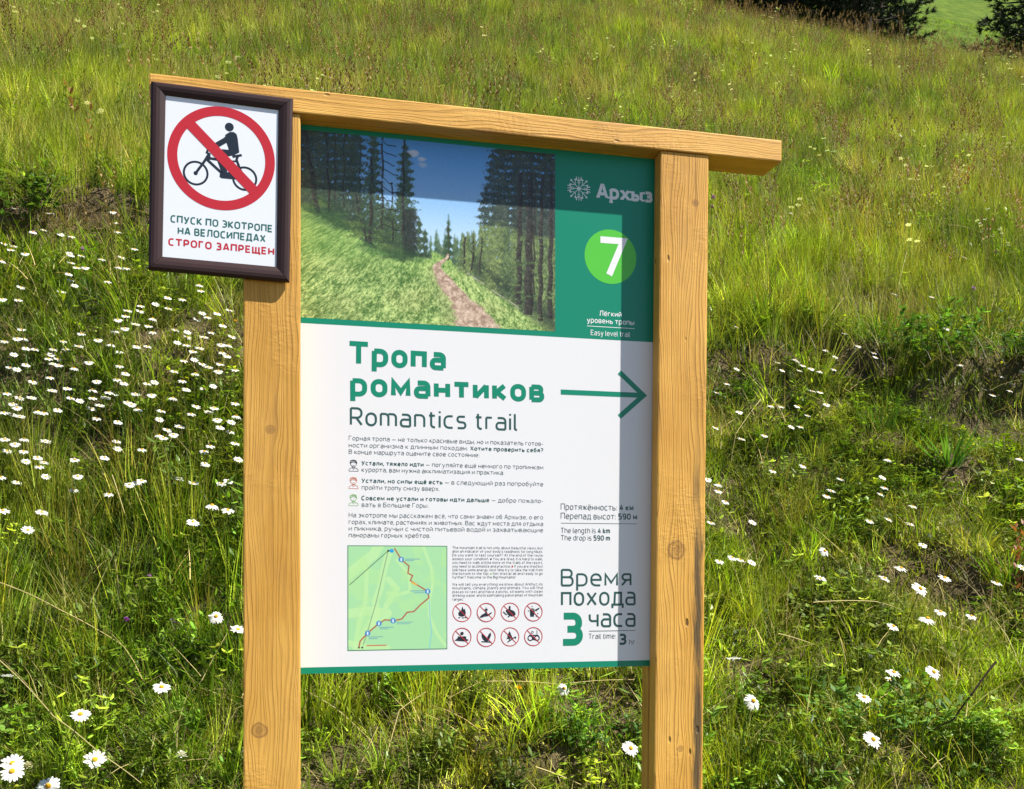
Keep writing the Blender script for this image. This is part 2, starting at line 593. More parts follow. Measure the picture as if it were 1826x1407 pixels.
def sheet(name, s0, s1, z0, z1, d, m, parent=panel):
    return link_mesh(name, [(s0, -d, z0), (s1, -d, z0), (s1, -d, z1), (s0, -d, z1)], [(0, 1, 2, 3)], m, parent)


Z_HEAD = zr(537.5, 576, 0)
Z_FOOT = zr(537, 1190.4, 0)
sheet("green_header", P_S0, P_S1, Z_HEAD, P_Z1, .00008, GREEN)
sheet("green_footer", P_S0, P_S1, P_Z0, Z_FOOT, .00008, GREEN)


# ------------------------------------------------------------------ flat print: ribbons, discs, polygons
class Ink:
    """Collects flat printed shapes in the (s, z) plane; each shape lies a hair above the one before."""

    def __init__(self, d):
        self.v, self.f, self.m, self.mats, self.d, self.k = [], [], [], [], d, 0

    def mi(self, m):
        if m not in self.mats:
            self.mats.append(m)
        return self.mats.index(m)

    def _d(self, lift):
        self.k += 1
        return self.d + lift + (self.k % 5) * .00004

    def poly(self, pts, m, lift=0.0):
        d = self._d(lift)
        b = len(self.v)
        self.v += [(x, -d, z) for x, z in pts]
        self.f.append(tuple(range(b, b + len(pts))))
        self.m.append(self.mi(m))

    def disc(self, c, r, m, lift=0.0, n=40, ry=None):
        ry = ry or r
        self.poly([(c[0] + r * math.cos(i * 2 * math.pi / n), c[1] + ry * math.sin(i * 2 * math.pi / n)) for i in range(n)], m, lift)

    def line(self, pts, wd, m, closed=False, lift=0.0):
        pts = [Vector(p) for p in pts]
        q = [pts[0]]
        for p in pts[1:]:
            if (p - q[-1]).length > 1e-7:
                q.append(p)
        if closed and (q[0] - q[-1]).length < 1e-7:
            q.pop()
        n = len(q)
        if n < 2:
            return
        d = self._d(lift)
        b = len(self.v)
        for i in range(n):
            if closed or 0 < i < n - 1:
                a = (q[i] - q[i - 1]).normalized()
                c = (q[(i + 1) % n] - q[i]).normalized()
            else:
                a = c = (q[1] - q[0]).normalized() if i == 0 else (q[-1] - q[-2]).normalized()
            na, nc = Vector((-a.y, a.x)), Vector((-c.y, c.x))
            t = na + nc
            if t.length < 1e-6:
                t = na.copy()
            t.normalize()
            k = wd / 2 / max(.45, t.dot(na))
            self.v.append((q[i].x + t.x * k, -d, q[i].y + t.y * k))
            self.v.append((q[i].x - t.x * k, -d, q[i].y - t.y * k))
        for i in range(n if closed else n - 1):
            j = (i + 1) % n
            self.f.append((b + 2 * i, b + 2 * i + 1, b + 2 * j + 1, b + 2 * j))
            self.m.append(self.mi(m))

    def ring(self, c, r, wd, m, lift=0.0, n=48):
        self.line([(c[0] + r * math.cos(i * 2 * math.pi / n), c[1] + r * math.sin(i * 2 * math.pi / n)) for i in range(n)], wd, m, True, lift)

    def build(self, name, parent):
        return link_mesh(name, self.v, self.f, self.mats, parent, self.m)


# stroke letters: width | strokes; a vertex is x,y[,corner radius]; x-height 10, capitals 14; z closes
GL = {}
for row in """
а 8|1,10 8,10,3 8,0|8,5.8 0,5.8,2.5 0,0,2.5 8,0
б 8|0,0,4 8,0,4 8,9,4 0,9,4 z|0,4 0,13.4,4.5 7.6,13.8
в 7.5|0,0 0,10|0,10 6.8,10,2 6.8,5.2,2 0,5.2|4,5.2 7.5,5.2,2.3 7.5,0,2.3 0,0
г 6|0,0 0,10 6,10
д 9|1.6,0 2.2,10 8,10 8,0|-.3,-2.6 -.3,0 9.6,0 9.6,-2.6
е 8|0,5 8,5 8,10,4 0,10,4 0,0,4 7.6,0
ё 8|0,5 8,5 8,10,4 0,10,4 0,0,4 7.6,0|1.9,12.2 1.9,13.7|6.1,12.2 6.1,13.7
ж 11|5.5,0 5.5,10|0,10 4,5 0,0|11,10 7,5 11,0|4,5 7,5
з 7|0,10 6.5,10,2 6.5,5.2,2 2,5.2|4,5.2 7,5.2,2.3 7,0,2.3 0,0
и 8|0,10 0,0|.3,.6 7.7,9.4|8,0 8,10
й 8|0,10 0,0|.3,.6 7.7,9.4|8,0 8,10|2,13.8 2.5,12.2,1 5.5,12.2,1 6,13.8
к 7.2|0,0 0,10|7,10 1.6,5 7.4,0|0,5 1.6,5
л 8|-.6,0 1.2,0,1.6 2,10 8,10 8,0
м 10|0,0 0,10 5,2.5 10,10 10,0
н 8|0,0 0,10|8,0 8,10|0,5 8,5
о 8|0,0,4 8,0,4 8,10,4 0,10,4 z
п 8|0,0 0,10 8,10 8,0
р 8|0,-4 0,10|0,10 8,10,4 8,0,4 0,0
с 7.4|7.4,10 0,10,4 0,0,4 7.4,0
т 7.8|-1,10 8.8,10|3.9,10 3.9,0
у 8|0,10 4.1,.2|8,10 3.2,-4,2 .4,-4
ф 12|6,13.5 6,-4|0,0,4 12,0,4 12,10,4 0,10,4 z
х 8|0,0 8,10|0,10 8,0
ц 9|0,10 0,0 9.6,0 9.6,-2.6|8,10 8,0
ч 7.6|0,10 0,4.4,2.5 7.6,4.4|7.6,10 7.6,0
ш 12|0,10 0,0 12,0 12,10|6,0 6,10
щ 13|0,10 0,0 13.6,0 13.6,-2.6|6,0 6,10|12,0 12,10
ы 10.5|0,10 0,0|0,0 6.5,0,2.5 6.5,5.5,2.5 0,5.5|10.5,0 10.5,10
ь 7|0,10 0,0|0,0 7,0,2.5 7,5.5,2.5 0,5.5
э 7.4|0,10 7.4,10,4 7.4,0,4 0,0|2.4,5 7.4,5
ю 12|0,0 0,10|0,5 4,5|4,0,4 12,0,4 12,10,4 4,10,4 z
я 7.6|7.6,0 7.6,10|7.6,10 .6,10,2.5 .6,4.8,2.5 7.6,4.8|4.2,4.8 .2,0
А 10.5|0,0 4.5,14 6,14 10.5,0|1.5,4 9,4
Б 9|9,14 0,14 0,0|0,0 9,0,3 9,7.8,3 0,7.8
В 9|0,0 0,14|0,14 8.4,14,3 8.4,7.4,3 0,7.4|4.5,7.4 9.2,7.4,3 9.2,0,3 0,0
Г 8|0,0 0,14 8,14
Д 11|1.6,0 2.4,14 9.6,14 9.6,0|-.2,-2.8 -.2,0 11.2,0 11.2,-2.8
Е 8.5|8.5,14 0,14 0,0 8.5,0|0,7.2 7.6,7.2
З 8.6|0,14 8,14,3 8,7.4,3 2.5,7.4|5,7.4 8.6,7.4,3 8.6,0,3 0,0
И 10|0,14 0,0|.3,.8 9.7,13.2|10,0 10,14
К 9|0,0 0,14|8.8,14 2,7 9.2,0|0,7 2,7
Л 10|-.6,0 1.4,0,2 2.2,14 10,14 10,0
Н 10|0,0 0,14|10,0 10,14|0,7 10,7
О 10.4|0,0,4.6 10.4,0,4.6 10.4,14,4.6 0,14,4.6 z
П 10|0,0 0,14 10,14 10,0
Р 9|0,0 0,14|0,14 9,14,3.8 9,5.6,3.8 0,5.6
С 9|9,14 0,14,4.6 0,0,4.6 9,0
Т 10.4|-1.2,14 11.6,14|5.2,14 5.2,0
У 9.6|0,14 5,4.4|9.6,14 4,0,2 1,0
Х 9.6|0,0 9.6,14|0,14 9.6,0
Щ 14|0,14 0,0 14.6,0 14.6,-2.8|6.5,0 6.5,14|13,0 13,14
Э 9|0,14 9,14,4.6 9,0,4.6 0,0|3,7.2 9,7.2
a 8|1,10 8,10,3 8,0|8,5.8 0,5.8,2.5 0,0,2.5 8,0
b 8|0,14 0,0|0,0 8,0,4 8,10,4 0,10
c 7.2|7.2,10 0,10,4 0,0,4 7.2,0
d 8|8,14 8,0|8,0 0,0,4 0,10,4 8,10
e 8|0,5 8,5 8,10,4 0,10,4 0,0,4 7.6,0
f 5|1.8,0 1.8,14,3 5.4,14|0,10 5,10
g 8|8,10 0,10,4 0,0,4 8,0|8,10 8,-4,3 .6,-4
h 8|0,0 0,14|0,10 8,10,3.4 8,0
i 0|0,0 0,10|0,12.4 0,14
j 1|1,10 1,-4,2 -1.5,-4|1,12.4 1,14
k 7|0,0 0,14|7,10 1.6,5 7.4,0|0,5 1.6,5
l 1.6|0,14 0,0,1.6 2,0
m 13|0,0 0,10|0,10 6.5,10,3 6.5,0|6.5,10 13,10,3 13,0
n 8|0,0 0,10|0,10 8,10,3.4 8,0
o 8|0,0,4 8,0,4 8,10,4 0,10,4 z
p 8|0,-4 0,10|0,10 8,10,4 8,0,4 0,0
q 8|8,-4 8,10 0,10,4 0,0,4 8,0
r 5|0,0 0,10|0,10 5,10
s 7|6.6,10 0,10,2.3 0,5.3,2.3 7,4.9,2.3 7,0,2.3 .2,0
t 5|1.8,13 1.8,0,2.6 5.2,0|0,10 5,10
u 8|0,10 0,0,3.4 8,0|8,10 8,0
v 8|0,10 4,.2 8,10
w 12|0,10 3,.2 6,9.6 9,.2 12,10
x 8|0,0 8,10|0,10 8,0
y 8|0,10 4.1,.2|8,10 3.2,-4,2 .4,-4
z 7|0,10 7,10 0,0 7.2,0
A 10.5|0,0 4.5,14 6,14 10.5,0|1.5,4 9,4
B 9|0,0 0,14|0,14 8.4,14,3 8.4,7.4,3 0,7.4|4.5,7.4 9.2,7.4,3 9.2,0,3 0,0
D 10|0,0 0,14 10,14,4.6 10,0,4.6 z
E 8.5|8.5,14 0,14 0,0 8.5,0|0,7.2 7.6,7.2
I 0|0,0 0,14
M 11|0,0 0,14 5.5,4 11,14 11,0
N 10|0,0 0,14 10,0 10,14
R 9|0,0 0,14|0,14 9,14,3.8 9,6,3.8 0,6|4.6,6 9.2,0
T 9.6|0,14 9.6,14|4.8,14 4.8,0
W 14|0,14 3.5,.2 7,13.6 10.5,.2 14,14
Y 9.6|0,14 4.8,6.5 9.6,14|4.8,6.5 4.8,0
0 9|0,0,4.3 9,0,4.3 9,14,4.3 0,14,4.3 z
3 8.6|0,14 8.2,14,3.2 8.2,7.3,3.2 2,7.3|4.5,7.3 8.6,7.3,3.4 8.6,0,3.4 -.4,0
4 9.4|7.2,0 7.2,9|5.6,14 .3,3.4 9.6,3.4
5 8.6|8.2,14 .6,14 .6,8.2 8.6,8.2,3.4 8.6,0,3.4 -.2,0
7 9|-.4,14 9,14 3.2,0
9 9|9,6 0,6,3.4 0,14,3.4 9,14,4 9,0,4 .8,0
. 0|0,-.1 0,1.6
, 0|.3,1.6 -.7,-2.2
: 0|0,.2 0,1.8|0,7.4 0,9
; 0|.3,1.6 -.7,-2.2|0,7.4 0,9
- 4|0,5 4,5
— 12|0,5 12,5
! 0|0,.1 0,1.7|0,4.5 0,14
? 7|0,14 7,14,3 7,7.4,2.5 3.2,7.4,1.5 3.2,4|3.2,.1 3.2,1.7
' 0|0,14 0,11
● 8|
""".strip().split("\n"):
    ch = row[0]
    wd_, *sts = row[2:].split("|")
    out = []
    for st in sts:
        tk = st.split()
        if not tk:
            continue
        cl_ = tk[-1] == 'z'
        pts_ = [tuple(float(q) for q in a.split(",")) for a in (tk[:-1] if cl_ else tk)]
        out.append((pts_, cl_))
    GL[ch] = (float(wd_), out)


def rounded(pts, closed, step):
    """Vertices with a corner radius become short arcs."""
    out = []
    n = len(pts)
    for i, p in enumerate(pts):
        r = p[2] if len(p) > 2 else 0
        P = Vector(p[:2])
        if r == 0 or (not closed and i in (0, n - 1)):
            out.append(P)
            continue
        A, B = Vector(pts[i - 1][:2]), Vector(pts[(i + 1) % n][:2])
        ra = min(r, (A - P).length * .5 if len(pts[i - 1]) > 2 else (A - P).length)
        rb = min(r, (B - P).length * .5 if len(pts[(i + 1) % n]) > 2 else (B - P).length)
        a = P + (A - P).normalized() * ra
        b = P + (B - P).normalized() * rb
        for k in range(step + 1):
            t = k / step
            # between a parabola and a circle: a full, squarish corner
            c1, c2 = a.lerp(P, .57), b.lerp(P, .57)
            out.append(a * (1 - t) ** 3 + c1 * 3 * t * (1 - t) ** 2 + c2 * 3 * t * t * (1 - t) + b * t ** 3)
    return out


def write(ink, txt, p0, p1, cap, m, weight=1.4, bold=2.3, mb=None, d=0.0, step=3, gap=3.4, space=5.0, lift=0.0, mats=None, slab=False):
    """One line of lettering from photo pixel p0 (baseline, left) to p1 (baseline, right); cap: capital height in pixels. ** toggles bold."""
    a, b = Vector(bd(*p0, d)), Vector(bd(*p1, d))
    u = bd(p0[0], p0[1] - cap, d)[1] - a.y
    u /= 14.0
    ex = (b - a).normalized()
    ey = Vector((-ex.y, ex.x))
    items, x, bo, i, dots = [], 0.0, False, 0, 0
    while i < len(txt):
        if txt[i:i + 2] == "**":
            bo = not bo
            i += 2
            continue
        c = txt[i]
        i += 1
        if c == " ":
            x += space
            continue
        wt = bold if bo else weight
        items.append((c, x + wt / 2, bo, wt))
        x += GL[c][0] * (1 - .12 * (wt - 1.3)) + wt + gap - 1.0 - .3 * (wt - 1.3)
    last = items[-1]
    nat = last[1] + GL[last[0]][0] * (1 - .12 * (last[3] - 1.3)) + last[3] / 2
    sx = (b - a).length / (nat * u)
    for c, x0, bo, wt in items:
        mm = (mb or m) if bo else m
        if c == "●":
            o = a + ex * (x0 + 4) * u * sx + ey * 6 * u
            ink.disc(o, 4.5 * u, mats[dots], lift, 12)
            dots += 1
            continue
        for pts, closed in GL[c][1]:
            q = []
            for v in rounded(pts, closed, step):
                yy = v.y + (wt / 2) * min(1, max(-1, 1 - v.y / 5.0)) + .5 * min(1, max(0, v.y / 10)) * min(1, max(0, (14 - v.y) / 4))
                q.append(a + ex * ((x0 + v.x * (1 - .12 * (wt - 1.3))) * u * sx) + ey * (yy * u))
            ink.line(q, wt * u, mm, closed, lift)
            if slab:
                for e in (0, -1):
                    y_ = pts[e][1]
                    if not closed and y_ in (0, 14, 10, -4) and abs(pts[e][0] - pts[1 if e == 0 else -2][0]) < 2.5 * abs(pts[e][1] - pts[1 if e == 0 else -2][1]):
                        yy = y_ + (wt / 2) * min(1, max(-1, 1 - y_ / 5.0))
                        o = a + ex * ((x0 + pts[e][0]) * u * sx) + ey * (yy * u)
                        ink.line([o - ex * 1.75 * u, o + ex * 1.75 * u], wt * .62 * u, mm, False, lift)


# heading
ink = Ink(.00018)
write(ink, "Тропа", (621.6, 651.6), (795, 661.0), 44, GREEN, weight=2.85, step=6, gap=3.3)
write(ink, "романтиков", (624.5, 706.7), (970.8, 717.5), 43.5, GREEN, weight=2.85, step=6, gap=3.3)
ink.build("heading", panel)
ink = Ink(.00018)
write(ink, "Romantics trail", (624, 758.8), (922.8, 768.5), 33, DARK, weight=1.6, step=6, gap=3.6)
ink.build("english_heading", panel)


# body text: pixel rows of the baselines at the left end; the rows run level on the panel
def row(ink, txt, x0, y0, x1, cap, m, **k):
    s0, z0 = bd(x0, y0)
    th = math.atan2(x1 - CX, F_PX) + ALPHA
    dep = DP * math.tan(th) * math.sin(ALPHA) + DP * math.cos(ALPHA)
    y1 = HOR - (z0 - ZT) / dep * F_PX
    write(ink, txt, (x0, y0), (x1, y1), cap, m, **k)


ink = Ink(.00018)
B = dict(weight=1.45, bold=2.4, mb=DARK, step=2)
row(ink, "Горная тропа — не только красивые виды, но и показатель готов-", 622, 785, 968.7, 8.2, GREYT, **B)
row(ink, "ности организма к длинным походам. **Хотите проверить себя?**", 622, 797.4, 968.7, 8.2, GREYT, **B)
row(ink, "В конце маршрута оцените свое состояние:", 622, 809.3, 854.7, 8.2, GREYT, **B)
row(ink, "**Устали, тяжело идти** — погуляйте ещё немного по тропинкам", 644.6, 829.6, 968.7, 8.2, GREYT, **B)
row(ink, "курорта, вам нужна акклиматизация и практика.", 645, 841.2, 899, 8.2, GREYT, **B)
row(ink, "**Устали, но силы ещё есть** — в следующий раз попробуйте", 644.6, 860.9, 968.7, 8.2, GREYT, **B)
row(ink, "пройти тропу снизу вверх.", 645, 873, 783.7, 8.2, GREYT, **B)
row(ink, "**Совсем не устали и готовы идти дальше** — добро пожало-", 644.6, 892, 968.7, 8.2, GREYT, **B)
row(ink, "вать в Большие Горы.", 645, 903.8, 764, 8.2, GREYT, **B)
row(ink, "На экотропе мы расскажем всё, что сами знаем об Архызе, о его", 622, 922.2, 968.5, 8.2, GREYT, **B)
row(ink, "горах, климате, растениях и животных. Вас ждут места для отдыха", 622, 934.4, 968.5, 8.2, GREYT, **B)
row(ink, "и пикника, ручьи с чистой питьевой водой и захватывающие", 622, 946, 968.5, 8.2, GREYT, **B)
row(ink, "панорамы горных хребтов.", 622, 958, 767.5, 8.2, GREYT, **B)
ink.build("body_text", panel)

ink = Ink(.00018)
E_ROWS = ["The mountain trail is not only about beautiful views, but", "also an indicator of your body's readiness for long hikes.",
          "Do you want to test yourself? At the end of the route", "assess your condition. ● You are tired, it is hard to walk,",
          "you need to walk a little more on the trails of the resort,", "you need to acclimatize and practice; ● If you are tired but",
          "still have some energy, next time try to take the trail from", "the bottom to the top; ● Not tired at all and ready to go",
          "further? Welcome to the Big Mountains!"]
E_DOTS = {3: [NAVY], 5: [RED], 7: [LEAF]}
for i, (t_, y_) in enumerate(zip(E_ROWS, (978.8, 985.3, 992, 998.7, 1005.3, 1012, 1018.6, 1025.1, 1031.6))):
    row(ink, t_, 806.7, y_, 967.8 if i < 8 else 919, 4.9, GREYT, weight=1.5, step=1, mats=E_DOTS.get(i))
for t_, y_, x_ in (("We will tell you everything we know about Arkhyz, its", 1044.4, 967.8), ("mountains, climate, plants and animals. You will find", 1050.9, 967.8),
                   ("places to rest and have a picnic, streams with clean", 1057.6, 967.8), ("drinking water and breathtaking panoramas of mountain", 1064.2, 967.8), ("ranges.", 1071, 826.5)):
    row(ink, t_, 806.7, y_, x_, 4.9, GREYT, weight=1.5, step=1)
ink.build("english_text", panel)

# trail facts on the right
ink = Ink(.00018)
row(ink, "Протяжённость: **4 км**", 1000, 909, 1129.5, 11.2, GREYT, weight=1.5, bold=2.6, mb=DARK)
row(ink, "Перепад высот: **590 м**", 1000, 925.3, 1136, 11.2, GREYT, weight=1.5, bold=2.6, mb=DARK)
row(ink, "The length is **4 km**", 1000, 950.5, 1087.7, 9.6, GREYT, weight=1.5, bold=2.4, mb=DARK)
row(ink, "The drop is **590 m**", 1000, 963.6, 1087.7, 9.6, GREYT, weight=1.5, bold=2.4, mb=DARK)
a, b = bd(1000, 932.8), bd(1136, 934.5)
ink.line([(a[0], a[1]), (b[0], a[1])], .0013, GREYT)
row(ink, "Время", 1000, 1045.8, 1126, 31.5, DARK, weight=1.6, step=5)
row(ink, "похода", 1000.5, 1080.7, 1133, 33.5, DARK, weight=1.6, step=5)
row(ink, "часа", 1050, 1118.9, 1133, 33.5, DARK, weight=1.6, step=5)
row(ink, "3", 999.5, 1151.6, 1039.3, 59, GREEN, weight=2.9, step=8)
a, b = bd(1050.5, 1125.3), bd(1133, 1125)
ink.line([(a[0], a[1]), (b[0], a[1])], .0013, GREYT)
row(ink, "Trail time:", 1049.5, 1139.5, 1098, 9.6, GREYT, weight=1.5)
row(ink, "3", 1103.5, 1150, 1117, 20, DARK, weight=2.9, step=5)
row(ink, "hr", 1122, 1149.6, 1132, 9.6, GREYT, weight=1.5)
ink.build("trail_facts", panel)

# arrow
ink = Ink(.00018)
tip = bd(1145, 704.5)
ws = .0122
ink.line([bd(1000, 699), (tip[0], bd(1000, 699)[1])], ws, GREEN)
zt_ = bd(1000, 699)[1]
e1, e2 = bd(1104.5, 661.5), bd(1104.5, 745)
ink.line([(e1[0], zt_ + .0545), (tip[0] + .0035, zt_), (e1[0], zt_ - .0545)], ws, GREEN, lift=.0001)
ink.build("arrow", panel)

# header writing and the number badge
ink = Ink(.00018)
c_ = bd(1088.7, 457.9)
rad_ = .0662
ink.disc(c_, rad_, LIME, n=64)
row(ink, "7", 1067, 494.6, 1116.5, 73.5, WHITE, weight=2.2, step=2, lift=.0001)
ink.build("number_badge", panel)
ink = Ink(.00018)
row(ink, "Лёгкий", 1069, 563.2, 1108.5, 9.6, WHITE, weight=1.9)
row(ink, "уровень тропы", 1046.5, 575.2, 1130.8, 9.8, WHITE, weight=1.9)
row(ink, "Easy level trail", 1053.5, 597.6, 1123.3, 9.6, WHITE, weight=1.5)
a, b = bd(1047, 581.2), bd(1131.6, 583)
ink.line([(a[0], a[1]), (b[0], a[1])], .0014, WHITE)
ink.build("difficulty_text", panel)
ink = Ink(.00018)
row(ink, "Архыз", 1064, 353.3, 1163.5, 26.5, LOGOW, weight=2.9, step=4, slab=True, gap=3.0)
lc = Vector(bd(1032.2, 336.6))
R_ = .0295
for i in range(8):
    a_ = i * math.pi / 4
    ex, ey = Vector((math.sin(a_), math.cos(a_))), Vector((math.cos(a_), -math.sin(a_)))
    P_ = lambda r, q=0.0: lc + ex * r * R_ + ey * q * R_
    ink.line([P_(.1), P_(.97)], .0016, LOGOW)
    if i % 2 == 0:
        for sgn in (-1, 1):
            ink.line([P_(.62), P_(.74, .17 * sgn), P_(.97, .22 * sgn)], .0022, LOGOW)
        ink.line([P_(.42), P_(.55, .14)], .0012, LOGOW)
        ink.line([P_(.42), P_(.55, -.14)], .0012, LOGOW)
    else:
        for q in (0, .3, -.3):
            ink.disc(P_(.92 if q == 0 else .72, q), .0026, LOGOW, n=14)
        for sgn in (-1, 1):
            ink.line([P_(.42), P_(.72, .3 * sgn)], .0013, LOGOW)
ink.poly([lc + Vector((0, .0055)), lc + Vector((.0055, 0)), lc + Vector((0, -.0055)), lc + Vector((-.0055, 0))], LOGOW, lift=.0001)
ink.build("logo", panel)

# three little faces beside the advice
for (py, mm, nm) in ((830.5, NAVY, "tired_walker_icon"), (861.5, ORANGE, "tired_walker_icon"), (892, LEAF, "rested_walker_icon")):
    ink = Ink(.00018)
    c = Vector(bd(630.5, py))
    k = .00138
    lw = .0010
    ink.line([c + Vector(p) * k for p in ((-7.5, -9), (-7.5, -6), (-4, -4), (-2, -2.6), (2, -2.6), (4, -4), (7.5, -6), (7.5, -9))], lw, mm, True)
    ink.ring(c + Vector((0, 3.2 * k)), 4.8 * k, lw, mm, n=20)
    ink.line([c + Vector(p) * k for p in ((-5.6, 3.5), (-5.2, 8), (-1, 9.6), (4, 8.6), (5.6, 3.5))], lw * 1.6, mm)
    ink.line([c + Vector(p) * k for p in ((-4.6, 5), (0, 6.2), (4.6, 4.6))], lw, mm)
    ink.line([c + Vector(p) * k for p in ((-1.8, 1), (0, .4), (1.8, 1))], lw * .7, mm)
    ink.line([c + Vector(p) * k for p in ((-2.5, -3), (0, -6), (2.5, -3))], lw, mm)
    ink.build(nm, panel)

# eight prohibition roundels
def roundel(cx, cy, parts):
    ink = Ink(.00018)
    c = Vector(bd(cx, cy))
    r = .0217
    K = r / 17.0
    for kind, pts, *a in parts:
        q = [c + Vector(p) * K for p in pts]
        if kind == 'p':
            ink.poly(q, NAVY)
        elif kind == 'l':
            ink.line(q, a[0] * K, NAVY)
        elif kind == 'o':
            ink.disc(q[0], a[0] * K, NAVY, n=16)
        elif kind == 'r':
            ink.ring(q[0], a[0] * K, a[1] * K, NAVY, n=20)
    ink.ring(c, r, .0019, RED, lift=.0001)
    ink.line([c + Vector((-.7, .7)) * r, c + Vector((.7, -.7)) * r], .0017, RED, lift=.0001)
    ink.build("prohibition_icon", panel)


roundel(823.8, 1092, [('p', [(-6, -6), (-7, -1), (-4, 3), (-2, 1), (-1, 6), (1, 11), (3, 5), (5, 7), (7, 1), (7, -4), (4, -7), (0, -8)]), ('l', [(-7, -10), (-3, -9)], 1.5), ('l', [(0, -10), (4, -10)], 1.5), ('l', [(5, -9), (8, -10)], 1.5)])
roundel(867, 1092, [('p', [(-13, -9), (-8, -4), (-2, -1), (4, -3), (11, 1), (10, -2), (4, -7), (-4, -8), (-9, -10)]), ('p', [(-3, 4), (0, 2.5), (3, 4), (3, 7), (1, 6), (0, 11), (-1, 6), (-3, 7)]), ('o', [(0, .5)], 1.8)])
roundel(909.5, 1091.6, [('p', [(-4, -5), (-6, -1), (-8, 1), (-8, 4), (-4, 6), (-1, 5), (4, 4), (9, 1), (11, -4), (8, -8), (2, -8), (-1, -6)]), ('p', [(-3, 4), (-2, 12), (1, 11), (1, 5)]), ('l', [(-13, 1), (-9, -3), (-6, -5)], 2.0), ('l', [(0, -6), (-4, -9)], 2.2)])
roundel(951.1, 1091.1, [('p', [(-7, 4), (-6, -9), (1, -9), (3, 3)]), ('p', [(-6, 5), (-3, 7), (1, 6), (3, 4)]), ('p', [(3, 4), (11, 8), (12, 6), (5, 1)]), ('l', [(-10, 3), (-9, 1)], 1.5), ('l', [(-3, 11), (-2, 9)], 1.5), ('l', [(8, -2), (9, -4)], 1.5), ('l', [(5, -7), (7, -9)], 1.5)])
roundel(823.8, 1136.4, [('p', [(-14, -6), (-8, -1), (-8, 2), (-2, 1), (4, 2), (8, 1), (8, -3), (13, -5), (8, -8), (-4, -7)]), ('o', [(0, 7)], 3.2)])
roundel(867, 1136.4, [('p', [(-8, 9), (-9, 3), (-7, -3), (-3, -7), (3, -8), (6, -4), (9, 3), (9, 9), (5, 6), (2, 0), (0, -2), (-3, 3)]), ('l', [(-9, -8), (9, -9)], 2.0)])
roundel(909.5, 1135.6, [('p', [(-7, -4), (-4, 1), (-6, 1), (-3, 5), (-4, 5), (-1, 11), (2, 5), (1, 5), (4, 1), (3, 1), (6, -3)]), ('l', [(-1, -4), (-1, -7)], 2.2), ('l', [(-5, -10), (9, -1)], 1.8), ('p', [(8, -1), (11, -4), (12, -1), (10, 1)])])
roundel(951.1, 1135.1, [('r', [(-6, -3)], 4.4, 2.0), ('r', [(7, -3)], 4.4, 2.0), ('l', [(-9, 2), (10, 2)], 2.4), ('l', [(-2, -4), (3, -4)], 5.0), ('l', [(7, 3), (7, 12)], 1.2), ('r', [(-2, 8)], 2.0, 1.0)])


# ------------------------------------------------------------------ painted rasters: the printed photograph and the map
def raster_part(name, quad, img, d, parent=panel, rough=.32):
    """img: rows x cols x 3 (sRGB 0-255), row 0 on top, laid over the quad of (s, z) corners TL TR BR BL."""
    h, wd = img.shape[:2]
    tl, tr, br, bl = [np.array(q) for q in quad]
    fy, fx = np.meshgrid(np.linspace(0, 1, h), np.linspace(0, 1, wd), indexing='ij')
    P = (tl[None, None] * ((1 - fx) * (1 - fy))[..., None] + tr * (fx * (1 - fy))[..., None] + br * (fx * fy)[..., None] + bl * ((1 - fx) * fy)[..., None])
    v = np.stack([P[..., 0], np.full(P.shape[:2], -d), P[..., 1]], -1).reshape(-1, 3)
    idx = np.arange(h * wd).reshape(h, wd)
    f = np.stack([idx[1:, :-1], idx[1:, 1:], idx[:-1, 1:], idx[:-1, :-1]], -1).reshape(-1, 4)
    me = bpy.data.meshes.new(name)
    me.vertices.add(len(v))
    me.vertices.foreach_set("co", v.ravel())
    me.loops.add(len(f) * 4)
    me.loops.foreach_set("vertex_index", f.ravel().astype(np.int32))
    me.polygons.add(len(f))
    me.polygons.foreach_set("loop_start", np.arange(0, len(f) * 4, 4, dtype=np.int32))
    c = np.clip(img / 255.0, 0, 1)
    lin = np.where(c <= .04045, c / 12.92, ((c + .055) / 1.055) ** 2.4)
    at = me.attributes.new("print", 'FLOAT_COLOR', 'POINT')
    at.data.foreach_set("color", np.concatenate([lin, np.ones((h, wd, 1))], -1).ravel().astype(np.float32))
    me.update(calc_edges=True)
    m = bpy.data.materials.new(name + "_print")
    m.use_nodes = True
    t = m.node_tree
    p = t.nodes["Principled BSDF"]
    a = t.nodes.new("ShaderNodeAttribute")
    a.attribute_name = "print"
    t.links.new(a.outputs["Color"], p.inputs["Base Color"])
    p.inputs["Roughness"].default_value = rough
    p.inputs["Specular IOR Level"].default_value = .4
    me.materials.append(m)
    o = bpy.data.objects.new(name, me)
    COL.objects.link(o)
    o.parent = parent
    return o


